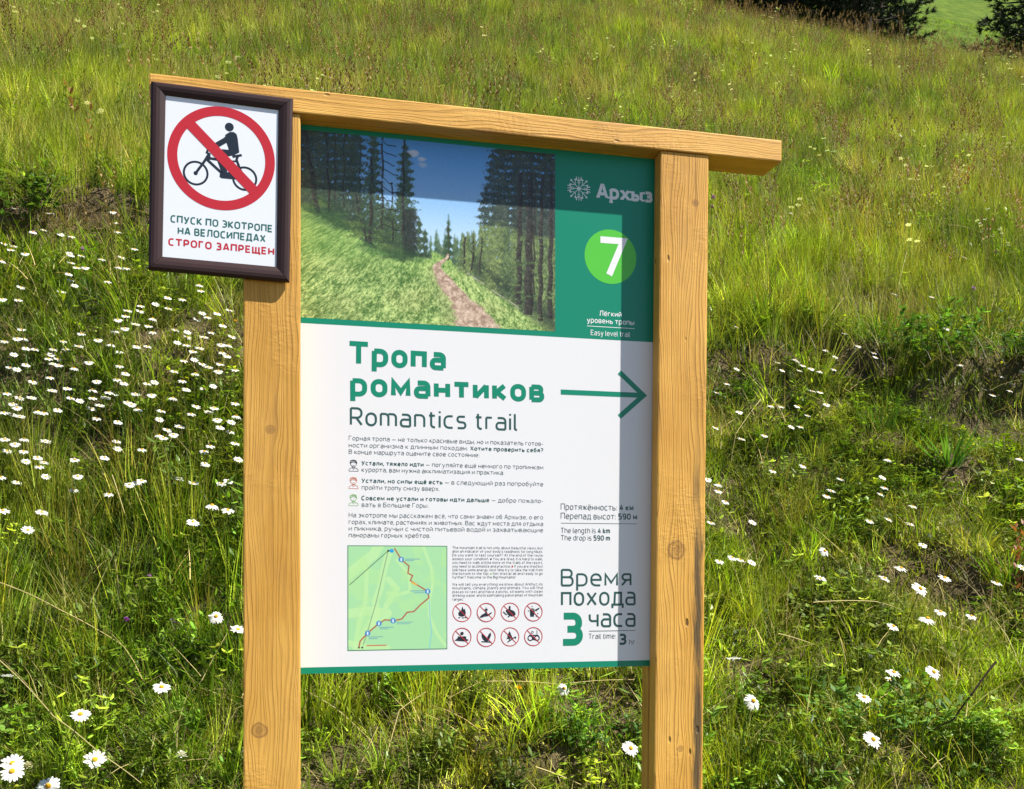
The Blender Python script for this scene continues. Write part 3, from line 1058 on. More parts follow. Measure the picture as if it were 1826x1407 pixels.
def paint_photo(H=400, W=500):
    rng = np.random.default_rng(5)
    fy, fx = np.meshgrid(np.linspace(0, 1, H), np.linspace(0, 1, W), indexing='ij')
    img = np.zeros((H, W, 3))
    C3 = lambda c: np.asarray(c, float)

    def put(mask, col):
        nonlocal img
        mask = np.clip(mask, 0, 1)[..., None]
        img = img * (1 - mask) + C3(col) * mask
    t = np.clip(fy / .5, 0, 1)[..., None]
    img = C3((78, 146, 220)) * (1 - t) + C3((182, 214, 244)) * t
    grain = rng.normal(0, 1, (H, W))
    n1 = fbm(fx * 44, fy * 48, 1, 4, .65)
    n2 = fbm(fx * 110, fy * 95, 2, 3, .75)
    n3 = fbm(fx * 12, fy * 13, 3, 4)
    br = fbm(fx * 38, fy * 120 + 14 * np.abs(((fx * 23) % 1) - .5), 4, 4, .65)     # drooping boughs
    cl_ = fbm(fx * 16, fy * 18, 71, 4)
    for (cx, cy, rx, ry) in ((.425, .075, .026, .020), (.468, .135, .028, .030), (.462, .10, .024, .016)):
        put(sstep(1.2, .1, ((fx - cx) / rx) ** 2 + ((fy - cy) / ry) ** 2 + (cl_ - .5) * 2.6) * .75, (222, 214, 220))

    def needles(dark, lite, gain=1.7, bias=.5):
        m = np.clip((br * .5 + n2 * .35 + n1 * .25 + grain * .05 - .55) * gain + bias, 0, 1)[..., None]
        return C3(dark) * (1 - m) + C3(lite) * m

    def tree(xc, top, base, wd, dark, lite, taper=.7, thin=0.0, lean=0.0):
        u = np.clip((fy - top) / (base - top), 0, 1)
        x_ = xc + lean * (1 - u)
        prof = wd * (u ** taper) * (.55 + .30 * np.sin(u * (base - top) * 150 + xc * 90) + 1.5 * (br - .42) + .7 * (n2 - .5))
        a = sstep(-.004, .006, prof - np.abs(fx - x_)) * (fy > top) * sstep(base + .01, base - .02, fy + .03 * (n1 - .5))
        a = a * np.clip(1 - thin * sstep(.50, .40, n2 * .6 + br * .4), 0, 1)
        put(a, needles(dark, lite))

    def trunk(x0, x1, y0, y1, w0, col, k=.9, gap=.42):
        xx = x0 + (x1 - x0) * (fy - y0) / (y1 - y0) + .0025 * np.sin(fy * 31 + x0 * 50)
        a = sstep(.0016, -.0008, np.abs(fx - xx) - w0 * .5 * (.65 + .5 * fy)) * (fy > y0) * (fy < y1)
        put(a * k * sstep(gap - .06, gap + .03, n1), C3(col) * (.8 + .5 * np.clip((xx - fx) / w0 + .5, 0, 1))[..., None] + (55 * (n2 - .5) + 6 * grain)[..., None])
    # the valley closing behind
    for i in range(46):
        x = .47 + .22 * rng.random()
        tree(x, .46 + .12 * rng.random(), .67, .016 + .012 * rng.random(), (46 + 18 * rng.random(), 72, 58), (120, 146, 104), .8)
    tree(.567, .385, .645, .030, (30, 50, 38), (88, 114, 74), .85)
    trunk(.567, .567, .45, .66, .006, (64, 56, 44))
    # ground
    gl = np.where(fx < .5, .30 + .74 * fx ** 1.08, .63 + (fx - .56) * .80)
    gl = np.minimum(gl + .03 * (n3 - .5), np.where(fx < .58, .635, 2))
    ground = sstep(-.006, .012, fy - gl + .02 * (n2 - .5))
    ps = .35 + 1.1 * np.clip((fy - .3) / .7, 0, 1)
    st = fbm((fx - .56) * 95 / ps + fy * 8, fy * 34, 8, 5, .74)
    st2 = fbm((fx - .56) * 210 / ps, fy * 90, 12, 3, .8)
    gm = np.clip(.52 + (st - .5) * 1.4 + (st2 - .5) * 1.7 + grain * .07 + (n3 - .5) * .7, 0, 1)[..., None]
    grass = C3((70, 106, 46)) * (1 - gm) + C3((202, 222, 140)) * gm
    pale = np.clip((fbm(fx * 7, fy * 9, 19, 4) - .44) * 4, 0, 1)[..., None] * sstep(.60, .80, fy)[..., None]
    grass = grass * (1 - .42 * pale) + (C3((150, 158, 96)) + 60 * (gm - .5)) * .42 * pale
    lush = sstep(.78, .60, fy)[..., None] * .35
    grass = grass * (1 - lush) + C3((104, 150, 66)) * lush
    put(ground, grass)
    # left wood: dark boughs above, brush in the light below
    for i in range(46):
        x = -.03 + .44 * rng.random() ** 1.0
        b_ = .36 + .68 * max(x, 0) + .05 * rng.random()
        tree(x, b_ - .16 - .10 * rng.random(), b_, .035 + .03 * rng.random(), (40, 58, 36), (124, 146, 84), .6, .5)
    for (x, top, base, wd) in ((-.01, -.5, .36, .10), (.05, -.6, .34, .075), (.10, -.5, .36, .07), (.155, -.6, .40, .075), (.205, -.45, .43, .06), (.02, -.1, .40, .06), (.13, .02, .44, .05), (.19, .05, .47, .045)):
        tree(x, top, base, wd, (24, 34, 30), (92, 110, 84), .30, .35)
    for (x, top, base, wd, th) in ((.275, -.06, .50, .050, .3), (.262, .16, .60, .040, .5), (.245, .22, .52, .034, .6), (.398, .02, .50, .056, .35), (.385, .24, .58, .050, .45), (.42, .33, .63, .042, .4), (.45, .42, .64, .032, .3), (.475, .48, .64, .026, .2), (.33, .34, .58, .040, .6), (.36, .40, .60, .034, .5)):
        tree(x, top, base, wd, (24, 36, 30), (92, 114, 76), .45, th)
    for (x0, x1, y0, y1, w0) in ((.005, .064, -.1, .44, .022), (.093, .108, -.1, .43, .010), (.128, .130, -.1, .38, .006), (.270, .262, .06, .585, .013), (.205, .247, .32, .57, .008), (.310, .308, -.1, .5, .009), (.392, .388, -.02, .52, .010), (.345, .348, .24, .56, .006), (.165, .16, -.1, .4, .006), (.225, .222, -.1, .45, .005)):
        trunk(x0, x1, y0, y1, w0, (50, 46, 42))
    for k in range(10):                       # limbs of the dead pine
        x0, y0 = .312, .02 + .050 * k
        for sg, ln in ((1, .070), (-1, .030)):
            q = np.clip((fx - x0) * sg / (ln * (.7 + .3 * math.sin(k * 3))), 0, 1)
            yy = y0 + .055 * q - .03 * q * q + .004 * np.sin(q * 6 + k)
            put(((fx - x0) * sg > 0) * (q < 1) * sstep(.0042, .0016, np.abs(fy - yy)) * .85, (34, 36, 36))
    put(sstep(.004, -.004, np.abs(fx - .415) - .024 - .03 * (br - .45)) * (fy > .38) * sstep(.65, .60, fy + .03 * (n1 - .5)) * .78, C3((44, 48, 44)) + (50 * (n2 - .5))[..., None])
    sh = sstep(.13, .0, np.abs(fy - gl - .085)) * (fx < .47) * np.clip((fbm(fx * 10 - fy * 9, fy * 16, 44, 3) - .34) * 5, 0, 1)
    put(sh * .55, C3((40, 72, 44)) + (70 * (st2 - .5))[..., None])
    # right wood
    slope = .625 + (fx - .575) * .86
    for i in range(120):
        x = .60 + .44 * rng.random()
        top = .47 - .30 * float(sstep(.62, .82, x)) + .16 * rng.random()
        b_ = min(1.02, .625 + (x - .575) * .86 + .015)
        li = rng.random()
        tree(x, top, max(b_, top + .1), .022 + .022 * rng.random(), (34 + 14 * li, 48 + 16 * li, 36), (138 + 40 * li, 160 + 36 * li, 104 + 20 * li), .7, .25)
    for (x, top, base, wd, th) in ((.79, -.40, .40, .080, .3), (.84, -.5, .44, .09, .2), (.90, -.6, .46, .10, .1), (.96, -.6, .47, .10, .1), (1.01, -.5, .48, .08, .1), (.745, .02, .36, .055, .4), (.715, .22, .44, .045, .35), (.765, .16, .42, .05, .35)):
        tree(x, top, base, wd, (22, 30, 32), (94, 108, 92), .40, th)
    put((fx > .66) * sstep(.10, .0, np.abs(fy - slope + .05)) * sstep(.40, .52, n1) * .62, (38, 48, 40))
    for (x, w0, yb) in ((.857, .022, .86), (.897, .032, .915), (.945, .017, .945), (.985, .018, .93), (.918, .007, .8), (.635, .008, .655), (.668, .007, .69), (.70, .006, .70)):
        trunk(x, x - .008, .12 if x > .8 else .50, yb, w0, (54, 49, 46), .88, .36)
    put(sstep(.006, .002, np.abs(fy - slope - .02 - .01 * (n3 - .5))) * (fx > .64) * (fx < .87) * sstep(.36, .46, n1) * .7, (186, 182, 160))
    # path
    yk = np.array([.60, .627, .65, .677, .71, .79, .88, .94, 1.01])
    xs = np.array([.566, .562, .542, .517, .530, .576, .634, .664, .694])
    pw = np.array([.004, .007, .013, .020, .028, .040, .060, .074, .090])
    cx = np.interp(fy, yk, xs)
    hw = np.interp(fy, yk, pw)
    e = np.abs(fx - cx) / hw + (n1 - .5) * .55 + (n3 - .5) * .5
    put(sstep(2.3, 1.0, e) * (fx < cx) * (fy > .68) * .45, C3((172, 170, 122)) + (110 * (st2 - .5))[..., None])
    gp = np.clip(.55 + (n2 - .5) * 1.5 + (n1 - .5) * 1.3 + grain * .06, 0, 1)[..., None]
    put(sstep(1.12, .78, e) * (fy > .605), C3((146, 120, 102)) * (1 - gp) + C3((222, 198, 178)) * gp)
    return np.clip(img + (grain * 4)[..., None], 0, 255)


S0, S1 = P_S0 + .001, bd(990, 400)[0]
ZP1, ZP0 = zr(537.5, 231, 0), zr(537.5, 565.8, 0)
raster_part("printed_photograph", [(S0 + .0235, ZP1), (S1, ZP1), (S1, ZP0), (S0 + .0235, ZP0)], paint_photo(), .00018)


def paint_map(H=200, W=190):
    fy, fx = np.meshgrid(np.linspace(0, 1, H), np.linspace(0, 1, W), indexing='ij')
    img = np.zeros((H, W, 3)) + np.array((160, 212, 160))

    def put(mask, col):
        nonlocal img
        mask = np.clip(mask, 0, 1)[..., None]
        img = img * (1 - mask) + np.asarray(col, float) * mask

    def dist(pts):
        dd = np.full((H, W), 9.0)
        asp = H / W
        for (x0, y0), (x1, y1) in zip(pts[:-1], pts[1:]):
            ax, ay, bx, by = x0, y0 * asp, x1, y1 * asp
            L2 = (bx - ax) ** 2 + (by - ay) ** 2 + 1e-9
            t = np.clip(((fx - ax) * (bx - ax) + (fy * asp - ay) * (by - ay)) / L2, 0, 1)
            dd = np.minimum(dd, np.hypot(fx - ax - t * (bx - ax), fy * asp - ay - t * (by - ay)))
        return dd

    def ln(pts, wd, col, k=1.0):
        P = [((x - 92) / 831.0, (y - 60) / 868.0) for x, y in pts]
        put(sstep(wd + .003, wd - .003, dist(P)) * k, col)
    n = fbm(fx * 7, fy * 7, 40, 3)
    pale = (184, 224, 160)
    for pts, wd in (([(350, 60), (310, 130), (200, 220), (100, 300)], .05), ([(430, 130), (390, 260), (360, 420), (320, 520), (330, 640), (240, 760), (170, 920)], .035), ([(250, 260), (240, 520), (190, 700), (150, 900)], .022),
                    ([(500, 180), (600, 300), (610, 440), (500, 470), (420, 450)], .016), ([(720, 70), (790, 250), (800, 380), (770, 520), (770, 640), (830, 790), (910, 900)], .016), ([(110, 620), (260, 600), (420, 620), (300, 700)], .045), ([(430, 340), (500, 420), (410, 560)], .028), ([(90, 860), (250, 900), (420, 910)], .03)):
        ln(pts, wd, pale, .75)
    put(sstep(.56, .66, n) * .5, (172, 218, 150))
    ln([(770, 520), (775, 640), (790, 780), (770, 920)], .004, (120, 190, 210))
    ln([(110, 385), (425, 105)], .003, (60, 80, 70))
    ln([(425, 105), (330, 520), (260, 760), (220, 880)], .003, (80, 100, 90), .8)
    ln([(480, 85), (535, 175), (600, 230), (590, 290), (630, 310), (610, 350), (680, 395), (755, 440), (768, 495), (700, 550), (640, 610), (585, 615), (540, 670), (470, 685), (400, 675), (350, 705), (255, 785), (195, 850), (185, 900)], .0062, (168, 76, 62))
    ln([(625, 365), (660, 385)], .008, (226, 160, 60))
    for x, y in ((535, 175), (757, 442), (350, 705), (467, 683), (257, 785)):
        ln([(x, y), (x, y + 1)], .027, (66, 130, 190))
        ln([(x, y - 8), (x, y + 10)], .007, (225, 240, 250))
    ln([(452, 104), (458, 104)], .018, (40, 150, 215))
    ln([(427, 104), (428, 104)], .010, (20, 40, 30))
    ln([(185, 902), (186, 902)], .009, (60, 30, 30))
    ln([(213, 902), (214, 902)], .009, (20, 20, 20))
    for x0, x1, y in ((570, 690, 172), (570, 640, 184), (610, 735, 437), (640, 735, 452), (490, 630, 697), (500, 600, 710), (355, 465, 738), (358, 430, 750), (268, 378, 816), (268, 340, 830)):
        for q in np.arange(x0, x1, 9):
            ln([(q, y), (q + 5, y)], .0035, (90, 140, 175), .8)
    for q in np.arange(250, 410, 9):
        ln([(q, 887), (q + 6, 887)], .005, (190, 80, 60), .85)
    e = np.minimum(np.minimum(fx, 1 - fx), np.minimum(fy, 1 - fy) * H / W)
    put((e < .009).astype(float), (60, 120, 96))
    return img


mp = [bd(619.6, 972.4), bd(797.6, 974), bd(797.2, 1156.5), bd(619.6, 1160.8)]
zt0, zb0 = mp[0][1], mp[3][1]
raster_part("trail_map", [(mp[0][0], zt0), (mp[1][0], zt0), (mp[1][0], zb0), (mp[0][0], zb0)], paint_map(), .00018)

# ------------------------------------------------------------------ the no-cycling sign
FD = .052
sgn = empty("prohibition_sign", board.matrix_basis @ Vector((0, 0, 0)), ALPHA)
sgn.location = board.location.copy()
tag(sgn, "no cycling poster in a dark brown frame fixed to the end of the wooden beam", "sign")
Q = lambda x, y, d=FD + .004: bd(250 + x / 3.4333, 110 + y / 3.4333, d)
FRM = mat("frame_brown", (.032, .014, .014, 1), rough=.45, spec=.3, noise=.25, scale=14, bump=.12)
POST = mat("poster_white", (.76, .79, .86, 1), rough=.3, spec=.45, noise=.01, scale=5)
CAM_OUT = [Vector(Q(62, 106, FD + .014)), Vector(Q(937, 214, FD + .014)), Vector(Q(914, 1343, FD + .014)), Vector(Q(46, 1264, FD + .014))]
CAM_IN = [Vector(Q(156, 206)), Vector(Q(846, 296)), Vector(Q(834, 1257)), Vector(Q(136, 1194))]
poster = link_mesh("poster", [(v.x, -(FD + .003), v.y) for v in [CAM_OUT[i].lerp(CAM_IN[i], .7) for i in (3, 2, 1, 0)]], [(0, 1, 2, 3)], POST, sgn)
# four mitred mouldings
prof = [(0.0, -.0), (0.0, .006), (.05, .0092), (.18, .0116), (.40, .0124), (.66, .0110), (.88, .0086), (.96, .0077), (1.0, .0066), (1.0, .001)]
for e in range(4):
    a, b = e, (e + 1) % 4
    vs, fs = [], []
    for cn in (a, b):
        for k, d in prof:
            q = CAM_OUT[cn].lerp(CAM_IN[cn], k)
            if 0 < k < 1.0:
                pass
            mid = CAM_OUT[cn].lerp(CAM_OUT[b if cn == a else a], .0009)
            off = (CAM_OUT[b if cn == a else a] - CAM_OUT[cn]).normalized() * .00045
            vs.append((q.x + off.x, -(FD + d - .002), q.y + off.y))
    n = len(prof)
    for i in range(n - 1):
        fs.append((i, i + 1, n + i + 1, n + i))
    fs.append((n - 1, 0, n, 2 * n - 1))
    fs.append(tuple(range(n)))
    fs.append(tuple(range(2 * n - 1, n - 1, -1)))
    o = link_mesh("frame_rail", vs, fs, FRM, sgn)
bk = link_mesh("back_plate", [(v.x, -(FD - .0022 if k else FD + .0008), v.y) for k in (0, 1) for v in [CAM_OUT[i].lerp(CAM_IN[i], .12) for i in range(4)]],
               [(0, 1, 2, 3), (7, 6, 5, 4), (0, 4, 5, 1), (1, 5, 6, 2), (2, 6, 7, 3), (3, 7, 4, 0)], mat("back_grey", (.3, .3, .31, 1), .6), sgn)
TEAL = mat("print_teal", (.030, .14, .125, 1), rough=.35, spec=.4)
D_ = FD + .0031
ink = Ink(D_)
qv = lambda x, y: Vector(Q(x, y, D_))
PX = (qv(600, 600) - qv(500, 600)).length / 100.0
# bicycle
for cx, cy in ((340, 682), (640, 716)):
    ink.ring(qv(cx, cy), 71 * PX, 13 * PX, NAVY)
lines = [([(340, 682), (392, 612), (424, 560)], 16), ([(414, 540), (408, 556), (424, 566), (424, 600)], 13), ([(412, 538), (445, 545), (470, 530)], 15), ([(400, 592), (430, 592), (500, 604)], 17),
         ([(408, 598), (470, 655), (520, 700)], 17), ([(565, 582), (622, 572)], 15), ([(597, 582), (590, 600), (612, 660), (640, 716)], 15), ([(500, 604), (535, 610), (600, 610)], 12), ([(540, 712), (640, 716)], 12)]
for pts, wd in lines:
    ink.line([qv(*p) for p in pts], wd * PX, NAVY)
ink.disc(qv(340, 682), 13 * PX, NAVY, n=16)
ink.poly([qv(*p) for p in ((488, 684), (545, 676), (600, 705), (596, 722), (500, 714), (486, 706))], NAVY)
# rider
ink.disc(qv(546, 400), 27 * PX, NAVY, n=28)
ink.poly([qv(*p) for p in ((520, 448), (548, 430), (572, 430), (590, 443), (597, 470), (607, 556), (585, 568), (560, 574), (530, 555), (541, 535), (528, 497))], NAVY)
ink.line([qv(*p) for p in ((562, 444), (520, 482), (470, 510), (440, 528))], 34 * PX, NAVY)
ink.line([qv(*p) for p in ((575, 555), (520, 565), (488, 600), (520, 690))], 36 * PX, NAVY)
ink.line([qv(*p) for p in ((500, 545), (545, 550))], 20 * PX, NAVY)
o = ink.build("bicycle_pictogram", poster)
ink = Ink(D_ + .00012)
ink.ring(qv(499, 592), 297 * PX, 60 * PX, RED, n=96)
ink.line([qv(296, 372), qv(702, 796)], 66 * PX, RED, lift=.0001)
ink.build("prohibition_ring", poster)
ink = Ink(D_)
pp = lambda x, y: (250 + x / 3.4333, 110 + y / 3.4333)
write(ink, "СПУСК ПО ЭКОТРОПЕ", pp(185, 984), pp(810, 1046), 13.6, TEAL, weight=2.6, d=D_)
write(ink, "НА ВЕЛОСИПЕДАХ", pp(229, 1057), pp(767, 1106), 13.6, TEAL, weight=2.6, d=D_)
write(ink, "СТРОГО ЗАПРЕЩЕН", pp(171, 1126), pp(821, 1186), 13.8, RED, weight=2.9, d=D_)
ink.build("warning_text", poster)


#VEGETATION
# ------------------------------------------------------------------ grass: clump shapes
def leaf_material(name, base, trans=.35, rough=.55, vary=.35):
    """Blade colour x a tint carried by each clump x a tone carried by each blade; thin leaves let some light through."""
    m = bpy.data.materials.new(name)
    m.use_nodes = True
    t = m.node_tree
    L = t.links.new
    p = t.nodes["Principled BSDF"]
    out = t.nodes["Material Output"]
    at = t.nodes.new("ShaderNodeAttribute")
    at.attribute_type = 'INSTANCER'
    at.attribute_name = "tint"
    ab = t.nodes.new("ShaderNodeAttribute")
    ab.attribute_name = "tone"
    m1 = t.nodes.new("ShaderNodeMix")
    m1.data_type = 'RGBA'
    m1.blend_type = 'MULTIPLY'
    m1.inputs[0].default_value = 1
    L(at.outputs["Color"], m1.inputs[6])
    L(ab.outputs["Color"], m1.inputs[7])
    L(m1.outputs[2], p.inputs["Base Color"])
    p.inputs["Roughness"].default_value = rough
    p.inputs["Specular IOR Level"].default_value = .35
    tr = t.nodes.new("ShaderNodeBsdfTranslucent")
    g = t.nodes.new("ShaderNodeMix")
    g.data_type = 'RGBA'
    g.blend_type = 'MULTIPLY'
    g.inputs[0].default_value = 1
    L(m1.outputs[2], g.inputs[6])
    g.inputs[7].default_value = (1.5, 1.6, .7, 1)
    L(g.outputs[2], tr.inputs["Color"])
    mx = t.nodes.new("ShaderNodeMixShader")
    mx.inputs[0].default_value = trans
    L(p.outputs[0], mx.inputs[1])
    L(tr.outputs[0], mx.inputs[2])
    L(mx.outputs[0], out.inputs["Surface"])
    return m


class Blades:
    def __init__(self, seed):
        self.v, self.f, self.c = [], [], []
        self.r = random.Random(seed)

    def blade(self, x, y, h, wd, az, lean, curl, col, seg=4, tipw=0.0, z0=-.03, twist=0.0, fold=0.0):
        """A tapering ribbon that starts upright-ish and bends over towards az."""
        b = len(self.v)
        px, py, pz = x, y, z0
        ang = lean
        st = h / seg
        side = az + math.pi / 2 + twist
        for i in range(seg + 1):
            k = i / seg
            wk = wd * (1 - k ** 1.8) + tipw * k
            if i == seg and tipw == 0:
                self.v.append((px, py, pz))
                self.c.append(col)
            else:
                sx, sy = math.cos(side) * wk / 2, math.sin(side) * wk / 2
                self.v += [(px - sx, py - sy, pz), (px + sx, py + sy, pz)]
                self.c += [col, col]
            px += math.sin(ang) * math.cos(az) * st
            py += math.sin(ang) * math.sin(az) * st
            pz += math.cos(ang) * st
            ang += curl / seg
        for i in range(seg - (1 if tipw == 0 else 0)):
            self.f.append((b + 2 * i, b + 2 * i + 1, b + 2 * i + 3, b + 2 * i + 2))
        if tipw == 0:
            i = seg - 1
            self.f.append((b + 2 * i, b + 2 * i + 1, b + 2 * i + 2))

    def leaf(self, p, n_az, tilt, ln, wd, col):
        """A small oval leaf, slightly folded along its midrib."""
        b = len(self.v)
        d = Vector((math.cos(n_az) * math.cos(tilt), math.sin(n_az) * math.cos(tilt), math.sin(tilt)))
        s = Vector((-math.sin(n_az), math.cos(n_az), 0))
        up = d.cross(s) * -1
        P = Vector(p)
        for k, q in ((0, .12), (.3, .85), (.62, 1.0), (1, 0)):
            c = P + d * ln * k
            if q == 0:
                self.v.append(tuple(c))
                self.c.append(col)
            else:
                self.v += [tuple(c - s * wd / 2 * q + up * wd * .12 * q), tuple(c), tuple(c + s * wd / 2 * q + up * wd * .12 * q)]
                self.c += [col] * 3
        for i in range(2):
            o = b + 3 * i
            self.f += [(o, o + 1, o + 4, o + 3), (o + 1, o + 2, o + 5, o + 4)]
        o = b + 6
        self.f += [(o, o + 1, o + 3), (o + 1, o + 2, o + 3)]

    def stalk(self, x, y, h, r, az, lean, curl, col, head=None, z0=-.03, seg=5):
        """A thin three-sided stem; head: (length, radius, colour) of a seed spike."""
        b = len(self.v)
        px, py, pz = x, y, z0
        ang = lean
        st = h / seg
        for i in range(seg + 1):
            k = i / seg
            rr = r * (1 - .6 * k)
            for j in range(3):
                a = j * 2.094
                self.v.append((px + rr * math.cos(a), py + rr * math.sin(a), pz))
                self.c.append(col)
            if i < seg:
                px += math.sin(ang) * math.cos(az) * st
                py += math.sin(ang) * math.sin(az) * st
                pz += math.cos(ang) * st
                ang += curl / seg
        for i in range(seg):
            for j in range(3):
                q = b + 3 * i
                self.f.append((q + j, q + (j + 1) % 3, q + 3 + (j + 1) % 3, q + 3 + j))
        if head:
            ln, rad, hc = head
            d = Vector((math.sin(ang) * math.cos(az), math.sin(ang) * math.sin(az), math.cos(ang)))
            P = Vector((px, py, pz))
            for i in range(9):
                k = i / 9
                a = i * 2.4
                o = P + d * ln * (k - .1)
                self.leaf(o, a, .9, ln * .30, rad * (1.3 - k * .7), hc)
        return (px, py, pz)

    def mesh(self, name, m):
        me = bpy.data.meshes.new(name)
        me.from_pydata(self.v, [], self.f)
        at = me.attributes.new("tone", 'FLOAT_COLOR', 'POINT')
        at.data.foreach_set("color", np.array([(*c, 1) for c in self.c], dtype=np.float32).ravel())
        me.polygons.foreach_set("use_smooth", np.ones(len(me.polygons), dtype=bool))
        me.materials.append(m)
        return me


M_GRASS = leaf_material("grass_blade", (1, 1, 1), trans=.30)
M_LEAF = leaf_material("herb_leaf", (1, 1, 1), trans=.25, rough=.42)
M_DRY = leaf_material("dry_blade", (1, 1, 1), trans=.2, rough=.7)


def tone(r, lo=.65, hi=1.3, warm=0.0):
    k = math.exp(r.gauss(math.log((lo + hi) / 2) - .06, .34))
    w_ = r.uniform(-.12, .16) + warm
    return (k * (1 + w_), k, k * (1 - w_ * .8))


def clump_lush(seed, n=34, rad=.055, h=(.13, .27), wd=(.0035, .0065)):
    B_ = Blades(seed)
    r = B_.r
    for i in range(n):
        a, d = r.uniform(0, 6.28), rad * math.sqrt(r.random())
        az = a + r.uniform(-.9, .9)
        B_.blade(d * math.cos(a), d * math.sin(a), r.uniform(*h), r.uniform(*wd), az, r.uniform(.03, .5), r.uniform(.2, 1.5), tone(r), 4, twist=r.uniform(-.7, .7))
    return B_.mesh("lush_grass", M_GRASS)


def clump_fine(seed, n=30, rad=.06, h=(.20, .42), wd=(.0022, .0038)):
    B_ = Blades(seed)
    r = B_.r
    for i in range(n):
        a, d = r.uniform(0, 6.28), rad * math.sqrt(r.random())
        az = a + r.uniform(-1.2, 1.2)
        B_.blade(d * math.cos(a), d * math.sin(a), r.uniform(*h), r.uniform(*wd), az, r.uniform(0, .28), r.uniform(.05, .7), tone(r, .7, 1.4, .05), 4, twist=r.uniform(-.7, .7))
    return B_.mesh("fine_grass", M_GRASS)


def clump_turf(seed, n=46, rad=.075):
    B_ = Blades(seed)
    r = B_.r
    for i in range(n):
        a, d = r.uniform(0, 6.28), rad * math.sqrt(r.random())
        B_.blade(d * math.cos(a), d * math.sin(a), r.uniform(.04, .11), r.uniform(.0025, .0045), r.uniform(0, 6.28), r.uniform(.1, .8), r.uniform(.2, 1.4), tone(r), 3, twist=r.uniform(-.7, .7))
    return B_.mesh("short_turf", M_GRASS)


def clump_herb(seed, n=26, rad=.075, size=(.012, .026)):
    B_ = Blades(seed)
    r = B_.r
    for i in range(n):
        a, d = r.uniform(0, 6.28), rad * math.sqrt(r.random())
        x, y, z = d * math.cos(a), d * math.sin(a), r.uniform(.015, .10)
        q = tone(r, .75, 1.25)
        az = r.uniform(0, 6.28)
        ln = r.uniform(*size)
        for j in range(r.choice((1, 3, 3))):
            B_.leaf((x, y, z), az + j * 2.1, r.uniform(-.1, .6), ln, ln * r.uniform(.45, .75), q)
        B_.blade(x, y, z + .03, .0016, az, 0, .1, q, 2, tipw=.001)
    return B_.mesh("clover_herb", M_LEAF)


def clump_lance(seed, n=18):
    B_ = Blades(seed)
    r = B_.r
    for i in range(n):
        a, d = r.uniform(0, 6.28), .03 * math.sqrt(r.random())
        x, y = d * math.cos(a), d * math.sin(a)
        hh = r.uniform(.05, .24)
        ex, ey, ez = B_.stalk(x, y, hh + .03, .0016, a, r.uniform(0, .35), .2, tone(r, .6, .9), seg=3)
        for j in range(int(hh * 34)):
            k = r.random()
            B_.leaf((x + (ex - x) * k, y + (ey - y) * k, ez * k), r.uniform(0, 6.28), r.uniform(-.1, .9), r.uniform(.025, .055), r.uniform(.007, .014), tone(r, .7, 1.3))
    return B_.mesh("meadow_herb", M_LEAF)


def clump_straw(seed, n=13, rad=.10):
    B_ = Blades(seed)
    r = B_.r
    for i in range(n):
        a, d = r.uniform(0, 6.28), rad * math.sqrt(r.random())
        k = r.uniform(.6, 1.25)
        B_.blade(d * math.cos(a), d * math.sin(a), r.uniform(.07, .24), r.uniform(.0014, .0028), r.uniform(0, 6.28), r.uniform(.35, 1.35), r.uniform(.1, .9), (k, k * .97, k * .9), 4, z0=r.uniform(0, .05), twist=r.uniform(-.6, .6))
    return B_.mesh("dry_grass", M_DRY)


def clump_seed(seed, n=7, rad=.10):
    B_ = Blades(seed)
    r = B_.r
    for i in range(n):
        a, d = r.uniform(0, 6.28), rad * math.sqrt(r.random())
        k = r.uniform(.7, 1.2)
        B_.stalk(d * math.cos(a), d * math.sin(a), r.uniform(.30, .62), .0011, r.uniform(-.6, .9), r.uniform(0, .2), r.uniform(.05, .45), (k * 1.0, k * .95, k * .7),
                 head=(r.uniform(.05, .11), r.uniform(.006, .011), (k * .62, k * .50, k * .36)))
    return B_.mesh("seed_stalk", M_DRY)


def source(name, meshes):
    c = bpy.data.collections.new(name)
    for me in meshes:
        c.objects.link(bpy.data.objects.new(me.name, me))
    return c, len(meshes)


